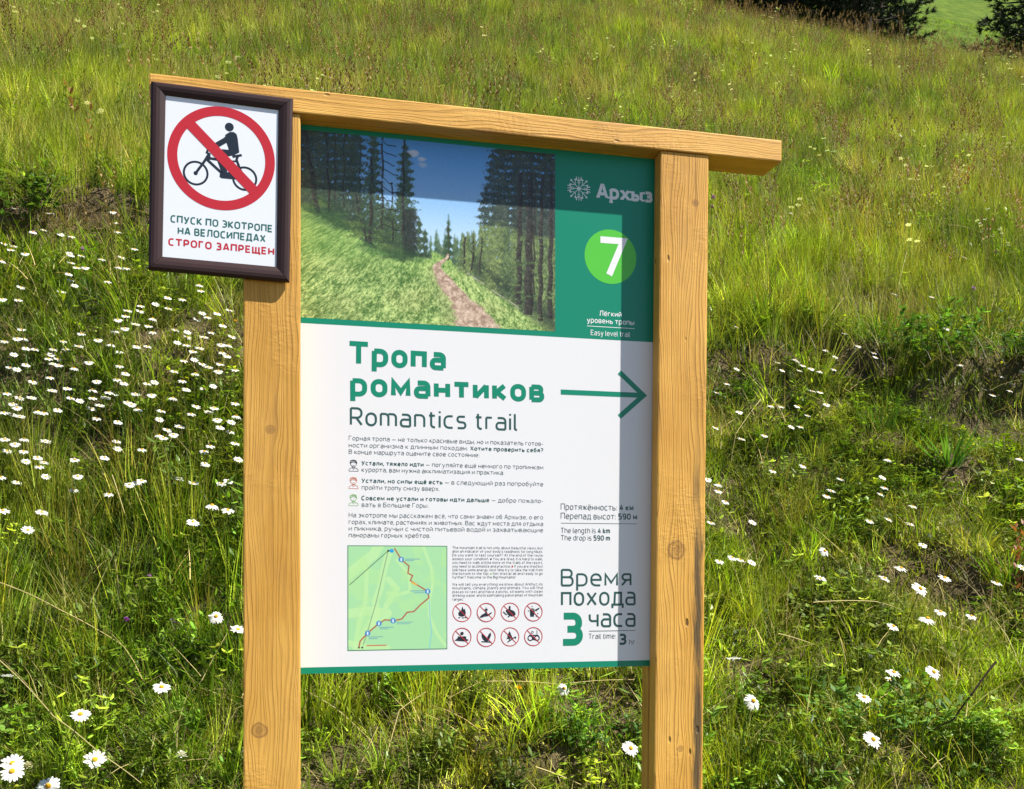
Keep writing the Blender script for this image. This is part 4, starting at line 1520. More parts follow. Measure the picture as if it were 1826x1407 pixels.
def scatter_object(name, coll, nvar, pos, scl, tint, kind="stuff", label=None, cat=None, lean=.16, rng=RNG):
    n = len(pos)
    me = bpy.data.meshes.new(name)
    me.vertices.add(n)
    me.vertices.foreach_set("co", np.asarray(pos, np.float32).ravel())
    rot = np.stack([rng.normal(0, lean, n), rng.normal(0, lean, n), rng.uniform(0, 6.283, n)], -1)
    for nm, ty, val, key in (("rot", 'FLOAT_VECTOR', rot, "vector"), ("scl", 'FLOAT', scl, "value"), ("tint", 'FLOAT_COLOR', np.concatenate([tint, np.ones((n, 1))], 1), "color"), ("pick", 'INT', rng.integers(0, nvar, n), "value")):
        a = me.attributes.new(nm, ty, 'POINT')
        a.data.foreach_set(key, np.asarray(val, np.int32 if ty == 'INT' else np.float32).ravel())
    o = bpy.data.objects.new(name, me)
    COL.objects.link(o)
    g = bpy.data.node_groups.new(name, 'GeometryNodeTree')
    g.interface.new_socket('Geometry', in_out='INPUT', socket_type='NodeSocketGeometry')
    g.interface.new_socket('Geometry', in_out='OUTPUT', socket_type='NodeSocketGeometry')
    gi, go = g.nodes.new('NodeGroupInput'), g.nodes.new('NodeGroupOutput')
    ci = g.nodes.new('GeometryNodeCollectionInfo')
    ci.inputs['Collection'].default_value = coll
    ci.inputs['Separate Children'].default_value = True
    ci.inputs['Reset Children'].default_value = True
    ip = g.nodes.new('GeometryNodeInstanceOnPoints')

    def named(nm, ty):
        q = g.nodes.new('GeometryNodeInputNamedAttribute')
        q.data_type = ty
        q.inputs['Name'].default_value = nm
        return [s_ for s_ in q.outputs if s_.enabled and s_.name == 'Attribute'][0]
    e2r = g.nodes.new('FunctionNodeEulerToRotation')
    g.links.new(named('rot', 'FLOAT_VECTOR'), e2r.inputs[0])
    g.links.new(gi.outputs[0], ip.inputs['Points'])
    g.links.new(ci.outputs[0], ip.inputs['Instance'])
    ip.inputs['Pick Instance'].default_value = True
    g.links.new(named('pick', 'INT'), ip.inputs['Instance Index'])
    g.links.new(e2r.outputs[0], ip.inputs['Rotation'])
    g.links.new(named('scl', 'FLOAT'), ip.inputs['Scale'])
    g.links.new(ip.outputs[0], go.inputs[0])
    md = o.modifiers.new("scatter", 'NODES')
    md.node_group = g
    tag(o, label, cat, kind=kind)
    return o


def points(density, y0, y1, spread=.72, margin=.5, rng=RNG):
    """Random points on the hillside in a widening strip; density is a function of (x, y) in clumps per square metre of plan."""
    out = []
    edges = np.concatenate([np.arange(y0, min(y1, 8), .5), np.arange(max(8, y0), y1 + .01, 2.0)]) if y1 > 8 else np.arange(y0, y1 + .01, .5)
    for a, b in zip(edges[:-1], edges[1:]):
        hw = spread * b + margin
        dmax = density(np.array([0.0]), np.array([(a + b) / 2]), True)
        n = int(dmax * (b - a) * 2 * hw)
        x = rng.uniform(-hw, hw, n)
        y = rng.uniform(a, b, n)
        k = rng.uniform(0, dmax, n) < density(x, y, False)
        out.append(np.stack([x[k], y[k]], -1))
    p = np.concatenate(out)
    z = height(p[:, 0], p[:, 1]) + EYE
    return np.concatenate([p, z[:, None]], 1)


def fade(y, near, far, y0=4.0, y1=24.0):
    return near + (far - near) * np.clip(np.log(np.maximum(y, y0) / y0) / math.log(y1 / y0), 0, 1)


def bare(x, y):
    return 1 - earth_mask(x, y) * .93


def meadow_k(x, y):
    """0 on the slipped bank below, 1 in the closed meadow above it."""
    return sstep(5.0, 6.4, y + .5 * (fbm(x * .9, y * .9, 61, 3) - .5))


def n_at(x, y, f, seed):
    return fbm(x * f, y * f, seed, 3)


def tint_of(pos, base, dry, seed, rng=RNG):
    """Clump colours: drifts of yellower, deeper and drier green over the hillside."""
    x, y = pos[:, 0], pos[:, 1]
    n = len(x)
    a = sstep(.35, .65, n_at(x, y / 1.4, .8, seed))[:, None]
    b = sstep(.50, .72, n_at(x, y / 1.4, 1.9, seed + 5))[:, None] * dry
    c = sstep(.42, .60, n_at(x, y / 1.6, .45, seed + 9))[:, None]
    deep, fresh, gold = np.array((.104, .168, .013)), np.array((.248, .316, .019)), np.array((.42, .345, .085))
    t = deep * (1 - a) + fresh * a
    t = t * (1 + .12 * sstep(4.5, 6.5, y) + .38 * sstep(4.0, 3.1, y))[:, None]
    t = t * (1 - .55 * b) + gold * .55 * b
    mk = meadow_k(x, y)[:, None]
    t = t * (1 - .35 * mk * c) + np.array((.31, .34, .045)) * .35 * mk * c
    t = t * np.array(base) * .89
    return t * np.exp(rng.normal(0, .38, (n, 1))) * rng.uniform(.9, 1.1, (n, 3))


front_low = lambda y: .45 + .55 * sstep(2.5, 3.2, y)      # made shorter in front so tips in the board's shadow stay out of view

# meadow grass
c_lush, n_l = source("lush_grass_shapes", [clump_lush(i) for i in range(5)])
c_fine, n_f = source("fine_grass_shapes", [clump_fine(20 + i) for i in range(5)])
c_turf, n_t = source("short_turf_shapes", [clump_turf(40 + i) for i in range(5)])
c_herb, n_h = source("clover_shapes", [clump_herb(60 + i) for i in range(4)])
c_lance, n_c = source("herb_shapes", [clump_lance(80 + i) for i in range(4)])
c_straw, n_s = source("dry_grass_shapes", [clump_straw(100 + i) for i in range(4)])
c_seed, n_e = source("seed_stalk_shapes", [clump_seed(120 + i) for i in range(4)])


def clumpy(x, y):
    return .30 + .70 * sstep(.40, .56, n_at(x, y * .8, 3.4, 231))


def dens_turf(x, y, top):
    d = fade(y, 520, 32)
    if top:
        return float(d.max())
    return d * bare(x, y) * (1 - .75 * meadow_k(x, y)) * (.8 + .2 * sstep(.36, .5, n_at(x, y, 2.4, 201)))


def dens_lush(x, y, top):
    d = fade(y, 260, 26)
    if top:
        return float(d.max())
    mk = meadow_k(x, y)
    patch = sstep(.46, .60, n_at(x, y, 1.6, 202))
    low_left = sstep(.2, -.8, x) * sstep(4.1, 3.2, y)
    return d * bare(x, y) * np.clip(mk * (.25 + .75 * patch) + (1 - mk) * (.12 + .55 * patch) + .45 * low_left, 0, 1) * clumpy(x, y)


def dens_fine(x, y, top):
    d = fade(y, 230, 34)
    if top:
        return float(d.max())
    mk = meadow_k(x, y)
    patch = sstep(.40, .62, n_at(x, y, 1.1, 203))
    low_left = sstep(.3, -.7, x) * sstep(4.3, 3.3, y)
    return d * bare(x, y) * np.clip(mk * (.45 + .55 * patch) + (1 - mk) * (.07 + .10 * patch) + .38 * low_left, 0, 1) * clumpy(x, y)


def dens_herb(x, y, top):
    d = fade(y, 300, 1.0, 4, 14)
    if top:
        return float(d.max())
    patch = sstep(.44, .58, n_at(x, y, 1.9, 204))
    return d * bare(x, y) * (.15 + .85 * patch) * (1 - meadow_k(x, y)) * (1 - .6 * sstep(.2, -.8, x) * sstep(4.2, 3.4, y))


def dens_lance(x, y, top):
    d = fade(y, 62, 1.0, 4, 18)
    if top:
        return float(d.max())
    return d * bare(x, y) * sstep(.46, .62, n_at(x, y, 1.5, 205))


def dens_straw(x, y, top):
    d = fade(y, 62, 8)
    if top:
        return float(d.max())
    bank = sstep(.2, -.8, x) * sstep(3.4, 4.0, y) * sstep(5.6, 5.0, y)
    return d * np.clip(.30 + .70 * sstep(.40, .62, n_at(x, y, 1.7, 206)) + .3 * bank + .35 * sstep(3.6, 3.0, y) + .25 * sstep(.6, 1.2, x) * sstep(5.4, 5.0, y), 0, 1)


def dens_seed(x, y, top):
    d = fade(y, 12, 8, 6, 24)
    if top:
        return float(d.max())
    return d * (.04 + .96 * meadow_k(x, y)) * (.25 + .75 * sstep(.42, .6, n_at(x, y, .7, 207)))


def lay(name, coll, nv, dens, y0, y1, s0, s1, tintk, dry, seed, lean=.16, hk=True, far=1.0, meadow_scale=1.0, shrink=False):
    p = points(dens, y0, y1)
    n = len(p)
    s = RNG.uniform(s0, s1, n) * (1 + (far - 1) * sstep(6, 24, p[:, 1]))
    if hk:
        s = s * front_low(p[:, 1])
    s = s * (1 - (.32 * sstep(.5, 1.1, p[:, 0]) * sstep(5.4, 5.0, p[:, 1]) if shrink else 0))
    s = s * (1 + (meadow_scale - 1) * meadow_k(p[:, 0], p[:, 1])) * (.75 + .5 * n_at(p[:, 0], p[:, 1], 1.3, seed + 70))
    if isinstance(tintk, np.ndarray):
        t = tintk * RNG.uniform(.65, 1.3, (n, 1)) * RNG.uniform(.92, 1.08, (n, 3))
    else:
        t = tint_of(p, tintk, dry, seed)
    return scatter_object(name, coll, nv, p, s, t, lean=lean)


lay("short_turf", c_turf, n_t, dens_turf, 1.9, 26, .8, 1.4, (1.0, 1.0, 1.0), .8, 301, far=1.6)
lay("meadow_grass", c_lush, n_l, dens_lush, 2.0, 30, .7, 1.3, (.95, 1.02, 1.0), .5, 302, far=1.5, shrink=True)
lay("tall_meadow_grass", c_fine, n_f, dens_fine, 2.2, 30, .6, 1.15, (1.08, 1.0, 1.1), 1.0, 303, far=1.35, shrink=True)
lay("clover_cover", c_herb, n_h, dens_herb, 1.9, 14, .7, 1.3, (.82, .86, .95), .35, 304)
lay("meadow_herbs", c_lance, n_c, dens_lance, 2.4, 18, .6, 1.2, (.78, .90, 1.0), .3, 305)
lay("dry_grass", c_straw, n_s, dens_straw, 2.0, 30, .7, 1.4, np.array([[.50, .42, .18]]), 0, 306, far=1.5)
lay("seed_stalks", c_seed, n_e, dens_seed, 4.5, 31, .7, 1.2, np.array([[.34, .26, .14]]), 0, 307, hk=False, far=1.15)


def dens_lawn(x, y, top):
    d = np.full(np.shape(y), 7.0)
    if top:
        return 7.0
    return d * (x > -2) * (.35 + .65 * n_at(x, y, .4, 241))


lay("lawn_grass", c_turf, n_t, dens_lawn, 30, 62, 1.6, 2.8, (.85, 1.0, .9), .4, 311, hk=False)


def crumbs(seed):
    rr = random.Random(seed)
    bm = bmesh.new()
    bmesh.ops.create_icosphere(bm, subdivisions=1, radius=.009)
    for q in bm.verts:
        q.co = Vector((q.co.x * rr.uniform(.8, 1.4), q.co.y * rr.uniform(.7, 1.2), q.co.z * rr.uniform(.5, .9))) * rr.uniform(.75, 1.2)
    me = bpy.data.meshes.new("soil_crumb")
    bm.to_mesh(me)
    bm.free()
    at = me.attributes.new("tone", 'FLOAT_COLOR', 'POINT')
    at.data.foreach_set("color", np.ones(len(me.vertices) * 4, np.float32))
    me.materials.append(M_DRY)
    return me


def dens_crumb(x, y, top):
    if top:
        return 420.0
    return 420.0 * earth_mask(x, y)


c_cr, n_cr = source("soil_crumb_shapes", [crumbs(170 + i) for i in range(5)])
lay("soil_crumbs", c_cr, n_cr, dens_crumb, 2.2, 6.2, .3, 1.5, np.array([[.20, .145, .085]]), 0, 312, hk=False, lean=1.0)
# ------------------------------------------------------------------ daisies
M_PETAL = leaf_material("daisy_petal", (1, 1, 1), trans=.30, rough=.5)
M_PLAIN = {}


def plain_leaf(name, col, trans=.3, rough=.5):
    if name in M_PLAIN:
        return M_PLAIN[name]
    m = bpy.data.materials.new(name)
    m.use_nodes = True
    t = m.node_tree
    p = t.nodes["Principled BSDF"]
    p.inputs["Base Color"].default_value = (*col, 1)
    p.inputs["Roughness"].default_value = rough
    p.inputs["Specular IOR Level"].default_value = .3
    tr = t.nodes.new("ShaderNodeBsdfTranslucent")
    tr.inputs["Color"].default_value = (*col, 1)
    mx = t.nodes.new("ShaderNodeMixShader")
    mx.inputs[0].default_value = trans
    t.links.new(p.outputs[0], mx.inputs[1])
    t.links.new(tr.outputs[0], mx.inputs[2])
    t.links.new(mx.outputs[0], t.nodes["Material Output"].inputs["Surface"])
    M_PLAIN[name] = m
    return m


PET = plain_leaf("white_petal", (.74, .74, .68), .25)
DISC = plain_leaf("yellow_disc", (.62, .33, .012), .1, .8)
STEM = plain_leaf("flower_stem", (.09, .14, .02), .2)
PURPLE = plain_leaf("purple_petal", (.30, .07, .33), .3)
MAUVE = plain_leaf("mauve_petal", (.42, .24, .42), .3)
YELLOW = plain_leaf("yellow_petal", (.72, .42, .008), .3)
STRAW = plain_leaf("straw_stem", (.52, .43, .18), .15, .7)
BROWN = plain_leaf("brown_seed", (.17, .075, .04), .1, .8)
TWIG = plain_leaf("twig_bark", (.045, .022, .016), .0, .8)


def frame_of(n):
    n = n.normalized()
    a = n.cross(Vector((0, 0, 1)))
    a = a.normalized() if a.length > 1e-3 else Vector((1, 0, 0))
    return a, n.cross(a).normalized(), n


def petals_mesh(c, n, r, rng, count=21):
    a, b, n = frame_of(n)
    v, f = [], []
    age = rng.choice((-.12, 0, 0, .12, .35))
    for i in range(count):
        th = i * 2 * math.pi / count + rng.uniform(-.08, .08)
        ln = r * rng.uniform(.86, 1.06)
        drop = rng.uniform(-.10, .22) + age
        d = a * math.cos(th) + b * math.sin(th)
        s = (-a * math.sin(th) + b * math.cos(th)) * r * .135
        o = len(v)
        for k, q in ((.22, .55), (.55, 1.0), (.86, .85), (1.0, .3)):
            p = c + d * ln * k - n * (drop * r * k * k) + n * (rng.uniform(-.01, .01) * r)
            v += [p - s * q, p + s * q]
        for j in range(3):
            f.append((o + 2 * j, o + 2 * j + 1, o + 2 * j + 3, o + 2 * j + 2))
    return v, f


def disc_mesh(c, n, r):
    a, b, n = frame_of(n)
    v, f = [], []
    for k, (q, h) in enumerate(((1, -.15), (.95, .25), (.6, .55), (.25, .6))):
        for j in range(10):
            t = j * .6283
            v.append(c + (a * math.cos(t) + b * math.sin(t)) * r * q + n * r * h)
    for k in range(3):
        for j in range(10):
            f.append((10 * k + j, 10 * k + (j + 1) % 10, 10 * k + 10 + (j + 1) % 10, 10 * k + 10 + j))
    f.append(tuple(30 + j for j in range(10)))
    f.append(tuple(9 - j for j in range(10)))
    return v, f


def tube_mesh(pts, r0, r1, sides=5):
    v, f = [], []
    n = len(pts)
    for i, p in enumerate(pts):
        t = (pts[min(i + 1, n - 1)] - pts[max(i - 1, 0)]).normalized()
        a, b, _ = frame_of(t)
        r = r0 + (r1 - r0) * i / (n - 1)
        for j in range(sides):
            q = j * 2 * math.pi / sides
            v.append(p + (a * math.cos(q) + b * math.sin(q)) * r)
    for i in range(n - 1):
        for j in range(sides):
            f.append((sides * i + j, sides * i + (j + 1) % sides, sides * (i + 1) + (j + 1) % sides, sides * (i + 1) + j))
    f.append(tuple(range(sides - 1, -1, -1)))
    f.append(tuple(sides * (n - 1) + j for j in range(sides)))
    return v, f


def mesh_of(name, vf, m):
    me = bpy.data.meshes.new(name)
    me.from_pydata([tuple(q) for q in vf[0]], [], vf[1])
    me.materials.append(m)
    return me


def stem_pts(top, bend, seg=5):
    return [Vector((top.x * (k ** 1.7) + bend * math.sin(k * 3.14) * .02, top.y * (k ** 1.7), -.03 + (top.z + .03) * k)) for k in [i / seg for i in range(seg + 1)]]


DAISY = []
for i in range(15):
    rr = random.Random(900 + i)
    H_ = .21 + .012 * i + rr.uniform(-.02, .02)
    top = Vector((rr.uniform(-.02, .05), rr.uniform(-.06, .02), H_))
    nrm = Vector((.32 + rr.uniform(-.16, .16), -.44 + rr.uniform(-.18, .18), .86))
    if i in (3, 8):
        nrm = Vector((.35, -.64, .62))
    r_ = .0235 * rr.uniform(.9, 1.1)
    if i > 11:               # the big ones at the path
        r_, top, nrm = .0315, Vector((.01, -.02, .13 + .02 * (i - 12))), Vector((.2, -.62 - .1 * (i - 12), .7))
    nn = nrm.normalized()
    pv = petals_mesh(top, nrm, r_, rr, rr.choice((18, 20, 22)))
    dv = disc_mesh(top + nn * .0008, nrm, r_ * .26)
    sv = tube_mesh(stem_pts(top - nn * .001, rr.uniform(-1, 1)), .0016, .0012)
    # one mesh of three materials for the small far ones
    v_, f_, k_ = [], [], []
    for (vv, ff), mi in ((pv, 0), (dv, 1), (sv, 2)):
        o = len(v_)
        v_ += vv
        f_ += [tuple(q + o for q in ff_) for ff_ in ff]
        k_ += [mi] * len(ff)
    me = bpy.data.meshes.new("daisy")
    me.from_pydata([tuple(q) for q in v_], [], f_)
    for m in (PET, DISC, STEM):
        me.materials.append(m)
    me.polygons.foreach_set("material_index", np.array(k_, np.int32))
    DAISY.append(dict(top=top, whole=me, petals=mesh_of("petals", pv, PET), disc=mesh_of("disc", dv, DISC), stem=mesh_of("stem", sv, STEM)))


def put_daisy(px, py, label, group=None, parts=False, k=None, size=.82):
    """Stands where the line of sight through its head passes that far above the turf."""
    global _dk
    _dk += 1
    d = DAISY[FLAT[(_dk * 3) % 10] if k is None else k]
    x, y, h = ray_hit(px, py, d["top"].z * size)
    loc = (x - d["top"].x * size, y - d["top"].y * size, height(x, y) + EYE)
    if parts:
        o = empty("daisy", loc)
        for nm in ("petals", "disc", "stem"):
            c = bpy.data.objects.new(nm, d[nm])
            COL.objects.link(c)
            c.parent = o
    else:
        o = bpy.data.objects.new("daisy", d["whole"])
        COL.objects.link(o)
        o.location = loc
    o.scale = (size,) * 3
    tag(o, label, "daisy", group)
    return o


_dk = 0
FLAT = [0, 1, 2, 4, 5, 6, 7, 9, 10, 11]
GA = [(80, 1068), (253, 1070), (565, 1065), (587, 1117), (590, 1168), (165, 1165), (220, 1155), (305, 1180), (358, 1187), (20, 1228), (70, 1238), (55, 1255), (125, 1273), (8, 1308), (675, 1253), (355, 1283), (408, 1283)]
GB = [(350, 12), (510, 35), (612, 28), (355, 55), (385, 85), (428, 80), (595, 78), (635, 80), (345, 112), (355, 140), (375, 175), (540, 148), (105, 178), (308, 200), (92, 248), (12, 240), (1000, 170), (1008, 195), (842, 245), (845, 290), (780, 268), (705, 268), (703, 297), (640, 300), (630, 328), (592, 346), (765, 333), (915, 257), (1090, 312), (1150, 292),
      (1015, 318), (1040, 332), (990, 362), (680, 370), (745, 382), (627, 398), (575, 396), (765, 423), (1118, 375), (880, 400), (940, 407), (1062, 412), (1165, 428), (1022, 430), (108, 408), (85, 435), (120, 445), (22, 460), (130, 487), (175, 495), (70, 522), (315, 468), (330, 500), (395, 485), (408, 428), (492, 462), (557, 472), (598, 510), (685, 482), (740, 488),
      (890, 455), (935, 470), (940, 437), (1000, 483), (968, 505), (1110, 470), (1145, 465), (1115, 507), (1140, 527), (268, 495), (255, 520), (243, 535), (290, 545), (265, 568), (295, 575), (445, 552), (372, 590), (600, 572), (630, 612), (875, 600), (975, 548), (922, 547), (1015, 567), (1045, 580), (1105, 560), (1095, 600), (980, 610), (1180, 595), (130, 570), (50, 580), (85, 590),
      (250, 628), (165, 660), (262, 703), (338, 685), (485, 658), (465, 692), (588, 640), (622, 662), (740, 663), (775, 655), (545, 708), (575, 718), (530, 732), (680, 713), (760, 717), (868, 735), (915, 652), (935, 690), (1022, 690), (1068, 680), (35, 716), (98, 732), (158, 740), (65, 768), (85, 780), (190, 800), (220, 808), (290, 800), (355, 735), (400, 750), (465, 740), (460, 788), (500, 770), (640, 760), (660, 765), (692, 797),
      (485, 842), (592, 858), (810, 808), (800, 842), (960, 817), (985, 780), (1045, 803), (1075, 787), (1090, 847), (1185, 820), (1180, 762), (1105, 880), (1155, 902), (1160, 855), (20, 805), (60, 820), (100, 830), (25, 948), (75, 970), (120, 938), (118, 1003), (190, 1035), (222, 1057), (130, 1060), (197, 1087), (35, 998), (228, 960), (375, 1047), (390, 1130), (370, 1195), (545, 1217), (525, 1035), (585, 958), (590, 995), (712, 1000),
      (840, 895), (900, 880), (820, 935), (870, 920), (800, 925), (1025, 1010), (1030, 1067), (1180, 965), (1195, 1045), (1055, 975), (900, 1138), (970, 1168), (710, 1150), (650, 1168), (685, 1155), (1110, 1170), (1145, 1155), (85, 1160), (230, 1133), (5, 1130)]
GF = [(187, 750), (563, 775), (678, 765), (743, 815), (595, 832), (815, 843), (822, 865), (865, 900), (637, 863), (455, 875), (465, 888), (373, 892), (490, 905), (528, 918), (568, 928), (632, 922), (397, 922), (475, 930), (188, 920), (145, 983), (98, 1025), (533, 1018), (568, 1023), (598, 1082), (345, 1085), (393, 1088), (465, 1092), (512, 1132), (437, 1183), (480, 1180), (92, 1187), (210, 1243), (315, 1220), (200, 1112)]
GF2 = [(1210, 897), (1350, 920), (1398, 952), (1068, 980), (1445, 990), (1435, 1018), (1350, 1010), (1315, 1020), (1355, 1040), (1490, 935)]
GF1 = [(437, 205), (1228, 408), (908, 577), (1078, 587), (1145, 738)]
GG = [(795, 48), (320, 97), (445, 75), (600, 127), (772, 122), (782, 165), (765, 190), (560, 180), (542, 198), (50, 132), (95, 148), (95, 178), (125, 222), (65, 308), (235, 308), (900, 272), (797, 312), (885, 320), (720, 305), (940, 398), (1340, 45), (100, 470), (152, 455), (185, 460), (232, 473)]
A_ = lambda q: (q[0] / 2.8136, q[1] / 2.8136)
B_ = lambda q: (q[0] / 2.8136, 450 + q[1] / 2.8136)
C_ = lambda q: (q[0] / 2.775, 900 + q[1] / 2.775)
F_ = lambda q: (1240 + q[0] / 2.558, 300 + q[1] / 2.558)
G_ = lambda q: (1240 + q[0] / 2.317, 800 + q[1] / 2.317)
for q in GA:
    put_daisy(*A_(q), "white daisy on top of the bank by the dark hollow left of the frame", "daisies at the top of the bank left of the frame", size=.82)
for q in GB:
    px, py = B_(q)
    if py < 650:
        lb, gr = "white daisy in the upper half of the drift left of the board", "daisies in the upper half of the drift left of the board"
    elif py < 745:
        lb, gr = "white daisy among the thickest flowers around bare earth left of the board", "daisies around the bare earth left of the board"
    else:
        lb, gr = "white daisy in the grassy lower edge of the drift left of the board", "daisies at the lower edge of the drift left of the board"
    put_daisy(px, py, lb, gr, size=.80)
for q in GF:
    put_daisy(*F_(q), "white daisy in the loose patch under the turf edge right of the board", "daisies under the turf edge right of the board", size=.80)
for q in GF2:
    put_daisy(*F_(q), "white daisy in front of the dark hollow in the bank at right", "daisies by the dark hollow on the right", size=.80)
for q in GG:
    put_daisy(*G_(q), "white daisy on the half bare ground below the loose patch right of the board", "daisies on the half bare ground right of the board", size=.82)
for q, lb in zip(GF1, ("small white daisy just above the bright tuft right of the right post", "pale daisy high in the meadow above the turf edge on the right", "white daisy hanging beside the tall bent straw right of the board",
                       "flat white daisy alone in short yellow turf above the right hand hollow", "white daisy on the green crest of the overgrown turf edge at right")):
    put_daisy(*F_(q), lb, size=.82)
NEAR = [
    (C_((1050, 12)), "white daisy beside the left post, left of a pair near its middle", 1.0, None),
    (C_((1128, 35)), "white daisy nearest the left post, right of a pair near its middle", 1.0, None),
    (C_((955, 97)), "flat white daisy a little below the pair beside the left post", 1.0, None),
    (C_((208, 42)), "white daisy below the drift, right one of two in tall grass at far left", 1.0, None),
    (C_((138, 132)), "lowest white daisy under the drift in tall grass at far left", 1.0, None),
    (C_((15, 30)), "white daisy below the drift cut by the left edge of the photo", 1.0, None),
    (C_((1070, 567)), "white daisy with a clear yellow eye facing out, left of the left post", 1.05, 3),
    (C_((1178, 627)), "white daisy half in the grass right beside the left post", 1.0, None),
    (C_((800, 913)), "white daisy seen almost edge on with yellow centre, alone in the lower left grass", 1.1, None),
    (C_((398, 1040)), "white daisy with small yellow centre above the pair of big daisies", 1.1, None),
    (C_((470, 1262)), "large white daisy alone between the corner pair and the left post", 1.0, 12),
    (C_((62, 1283)), "large white daisy, upper of the overlapping pair in the lower left corner", 1.0, 12),
    (C_((60, 1328)), "large white daisy, lower of the overlapping pair in the lower left corner", 1.0, 13),
    (C_((238, 1392)), "large white daisy cut by the bottom edge below the corner pair", 1.0, 14),
    (G_((535, 422)), "round white daisy in front of the long dark turf step on the right", 1.0, 3),
    (G_((850, 498)), "tilted white daisy under the long dark turf step on the right", 1.05, None),
    (G_((780, 542)), "flat white daisy with a bud beside it below the dark turf step", 1.0, None),
    (G_((515, 538)), "small flat daisy below and left of the round one at the turf step", .95, None),
    (G_((1030, 535)), "white daisy at the right end of the dark turf step", 1.05, None),
    (G_((930, 582)), "big ragged white daisy with drooping petals below the dark turf step", 1.25, 8),
    (G_((960, 707)), "ragged white daisy below the biggest one under the turf step", 1.2, None),
    (G_((1013, 678)), "small flat white daisy just right of two ragged ones", 1.0, None),
    (G_((818, 740)), "white daisy showing its yellow centre in leafy herbs at right", 1.0, None),
    (G_((1245, 560)), "pale daisy beside the tall grass stems at the right edge", 1.0, None),
    (G_((1350, 495)), "white daisy on a tall stem cut by the right edge", 1.0, None),
    (G_((820, 930)), "white daisy above a small bud in the leafy herbs on the right", 1.1, None),
    (G_((985, 935)), "white daisy seen from its side among herbs on the right", 1.1, 8),
    (G_((805, 965)), "small white bud-like daisy close under another in the herbs at right", .7, None),
    (G_((697, 1037)), "white daisy tilted to the right above the lowest one on the right", 1.05, None),
    (G_((735, 1205)), "lowest white daisy on the right, tilted, in lush grass", 1.2, 8),
    (G_((240, 1043)), "white daisy on a long straight stem close to the right post", 1.25, 3),
    (G_((1140, 700)), "pale closing daisy by the tall straw at the right edge", .9, None),
    ((1006, 1232), "white flower in the short herbs under the lower edge of the panel", .95, 3),
    ((1125, 1336), "white flower close to the left side of the right post near the ground", 1.05, 8),
]
for (p, lb, sz, k) in NEAR:
    put_daisy(*p, lb, parts=True, k=k, size=sz)


def bloom(name, px, py, h, r, m, label, cat, n=26, shape='ball', stem_m=None):
    """A small round flower head on its stem."""
    x, y, g = ray_hit(px, py, h)
    rr = random.Random(int(px * 7 + py))
    o = empty(name, (x, y, float(height(x, y)) + EYE))
    top = Vector((0, 0, h))
    v, f = [], []
    for i in range(n):
        z = 1 - (i + .5) / n * (1.5 if shape == 'ball' else .8)
        a = i * 2.39996
        q = math.sqrt(max(0, 1 - z * z))
        d = Vector((q * math.cos(a), q * math.sin(a), z))
        s = d.cross(Vector((0, 0, 1)))
        s = (s.normalized() if s.length > .01 else Vector((1, 0, 0))) * r * .22
        b = len(v)
        p0, p1 = top + d * r * .25, top + d * r * rr.uniform(.85, 1.15)
        v += [p0 - s * .5, p0 + s * .5, p0.lerp(p1, .75) + s, p1, p0.lerp(p1, .75) - s]
        f.append((b, b + 1, b + 2, b + 3, b + 4))
    c = bpy.data.objects.new("flower_head", mesh_of("flower_head", (v, f), m))
    COL.objects.link(c)
    c.parent = o
    c = bpy.data.objects.new("stem", mesh_of("stem", tube_mesh(stem_pts(Vector((0, 0, h)), rr.uniform(-1, 1)), .0014, .001), stem_m or STEM))
    COL.objects.link(c)
    c.parent = o
    tag(o, label, cat)


bloom("clover_flower", 226, 1107, .16, .012, PURPLE, "bright purple clover head in the lower left grass", "clover")
bloom("clover_flower", 308, 1111, .15, .011, MAUVE, "dull reddish purple clover head left of the left post", "clover")
bloom("clover_flower", 267, 1033, .18, .010, MAUVE, "small faded clover head higher in the lower left grass", "clover")
bloom("clover_flower", 60, 418, .2, .018, MAUVE, "pale purple flower head beside daisies at the top of the left bank", "clover")
bloom("clover_flower", 148, 445, .18, .014, MAUVE, "faint mauve flower head in brown grass on the left bank", "clover")
bloom("knapweed", 1272, 353, .42, .016, PURPLE, "purple flower head close to the right post, upper of two", "knapweed")
bloom("knapweed", 1270, 369, .36, .012, PURPLE, "purple flower head close to the right post, lower of two", "knapweed")
bloom("knapweed", 1736, 515, .22, .016, MAUVE, "faded lilac flower head in short turf on the right", "knapweed")
bloom("yellow_flower", 925, 1231, .14, .014, YELLOW, "single yellow flower in the grass under the panel", "yellow flower", shape='flat')
bloom("yellow_flower", 420, 574, .2, .010, YELLOW, "tiny yellow flower among daisies near the left post", "yellow flower", shape='flat')
bloom("flower_bud", 850, 1322, .08, .010, plain_leaf("bud_cream", (.5, .47, .25)), "round cream seed head in the grass under the panel, left of two", "seed head")
bloom("flower_bud", 884, 1343, .08, .009, plain_leaf("bud_cream", (.5, .47, .25)), "round cream seed head in the grass under the panel, right of two", "seed head")
bloom("flower_bud", 1776, 450, .2, .020, plain_leaf("bud_tan", (.42, .33, .2)), "tan dried flower head in the meadow at the right edge", "seed head")
bloom("flower_bud", 50, 1370, .2, .014, plain_leaf("bud_cream", (.5, .47, .25)), "closed cream daisy bud beside the corner pair of daisies", "bud")
bloom("flower_bud", 324, 1352, .16, .016, plain_leaf("bud_white", (.66, .64, .5)), "white closed flower bud between the corner daisies and the left post", "bud")
bloom("flower_bud", 1654, 1262, .22, .010, plain_leaf("bud_white", (.66, .64, .5)), "white round bud near the dark twig on the right", "bud")
bloom("flower_bud", 1553, 1174, .2, .010, plain_leaf("bud_white", (.66, .64, .5)), "pale round bud in the middle of the right hand herbs", "bud")


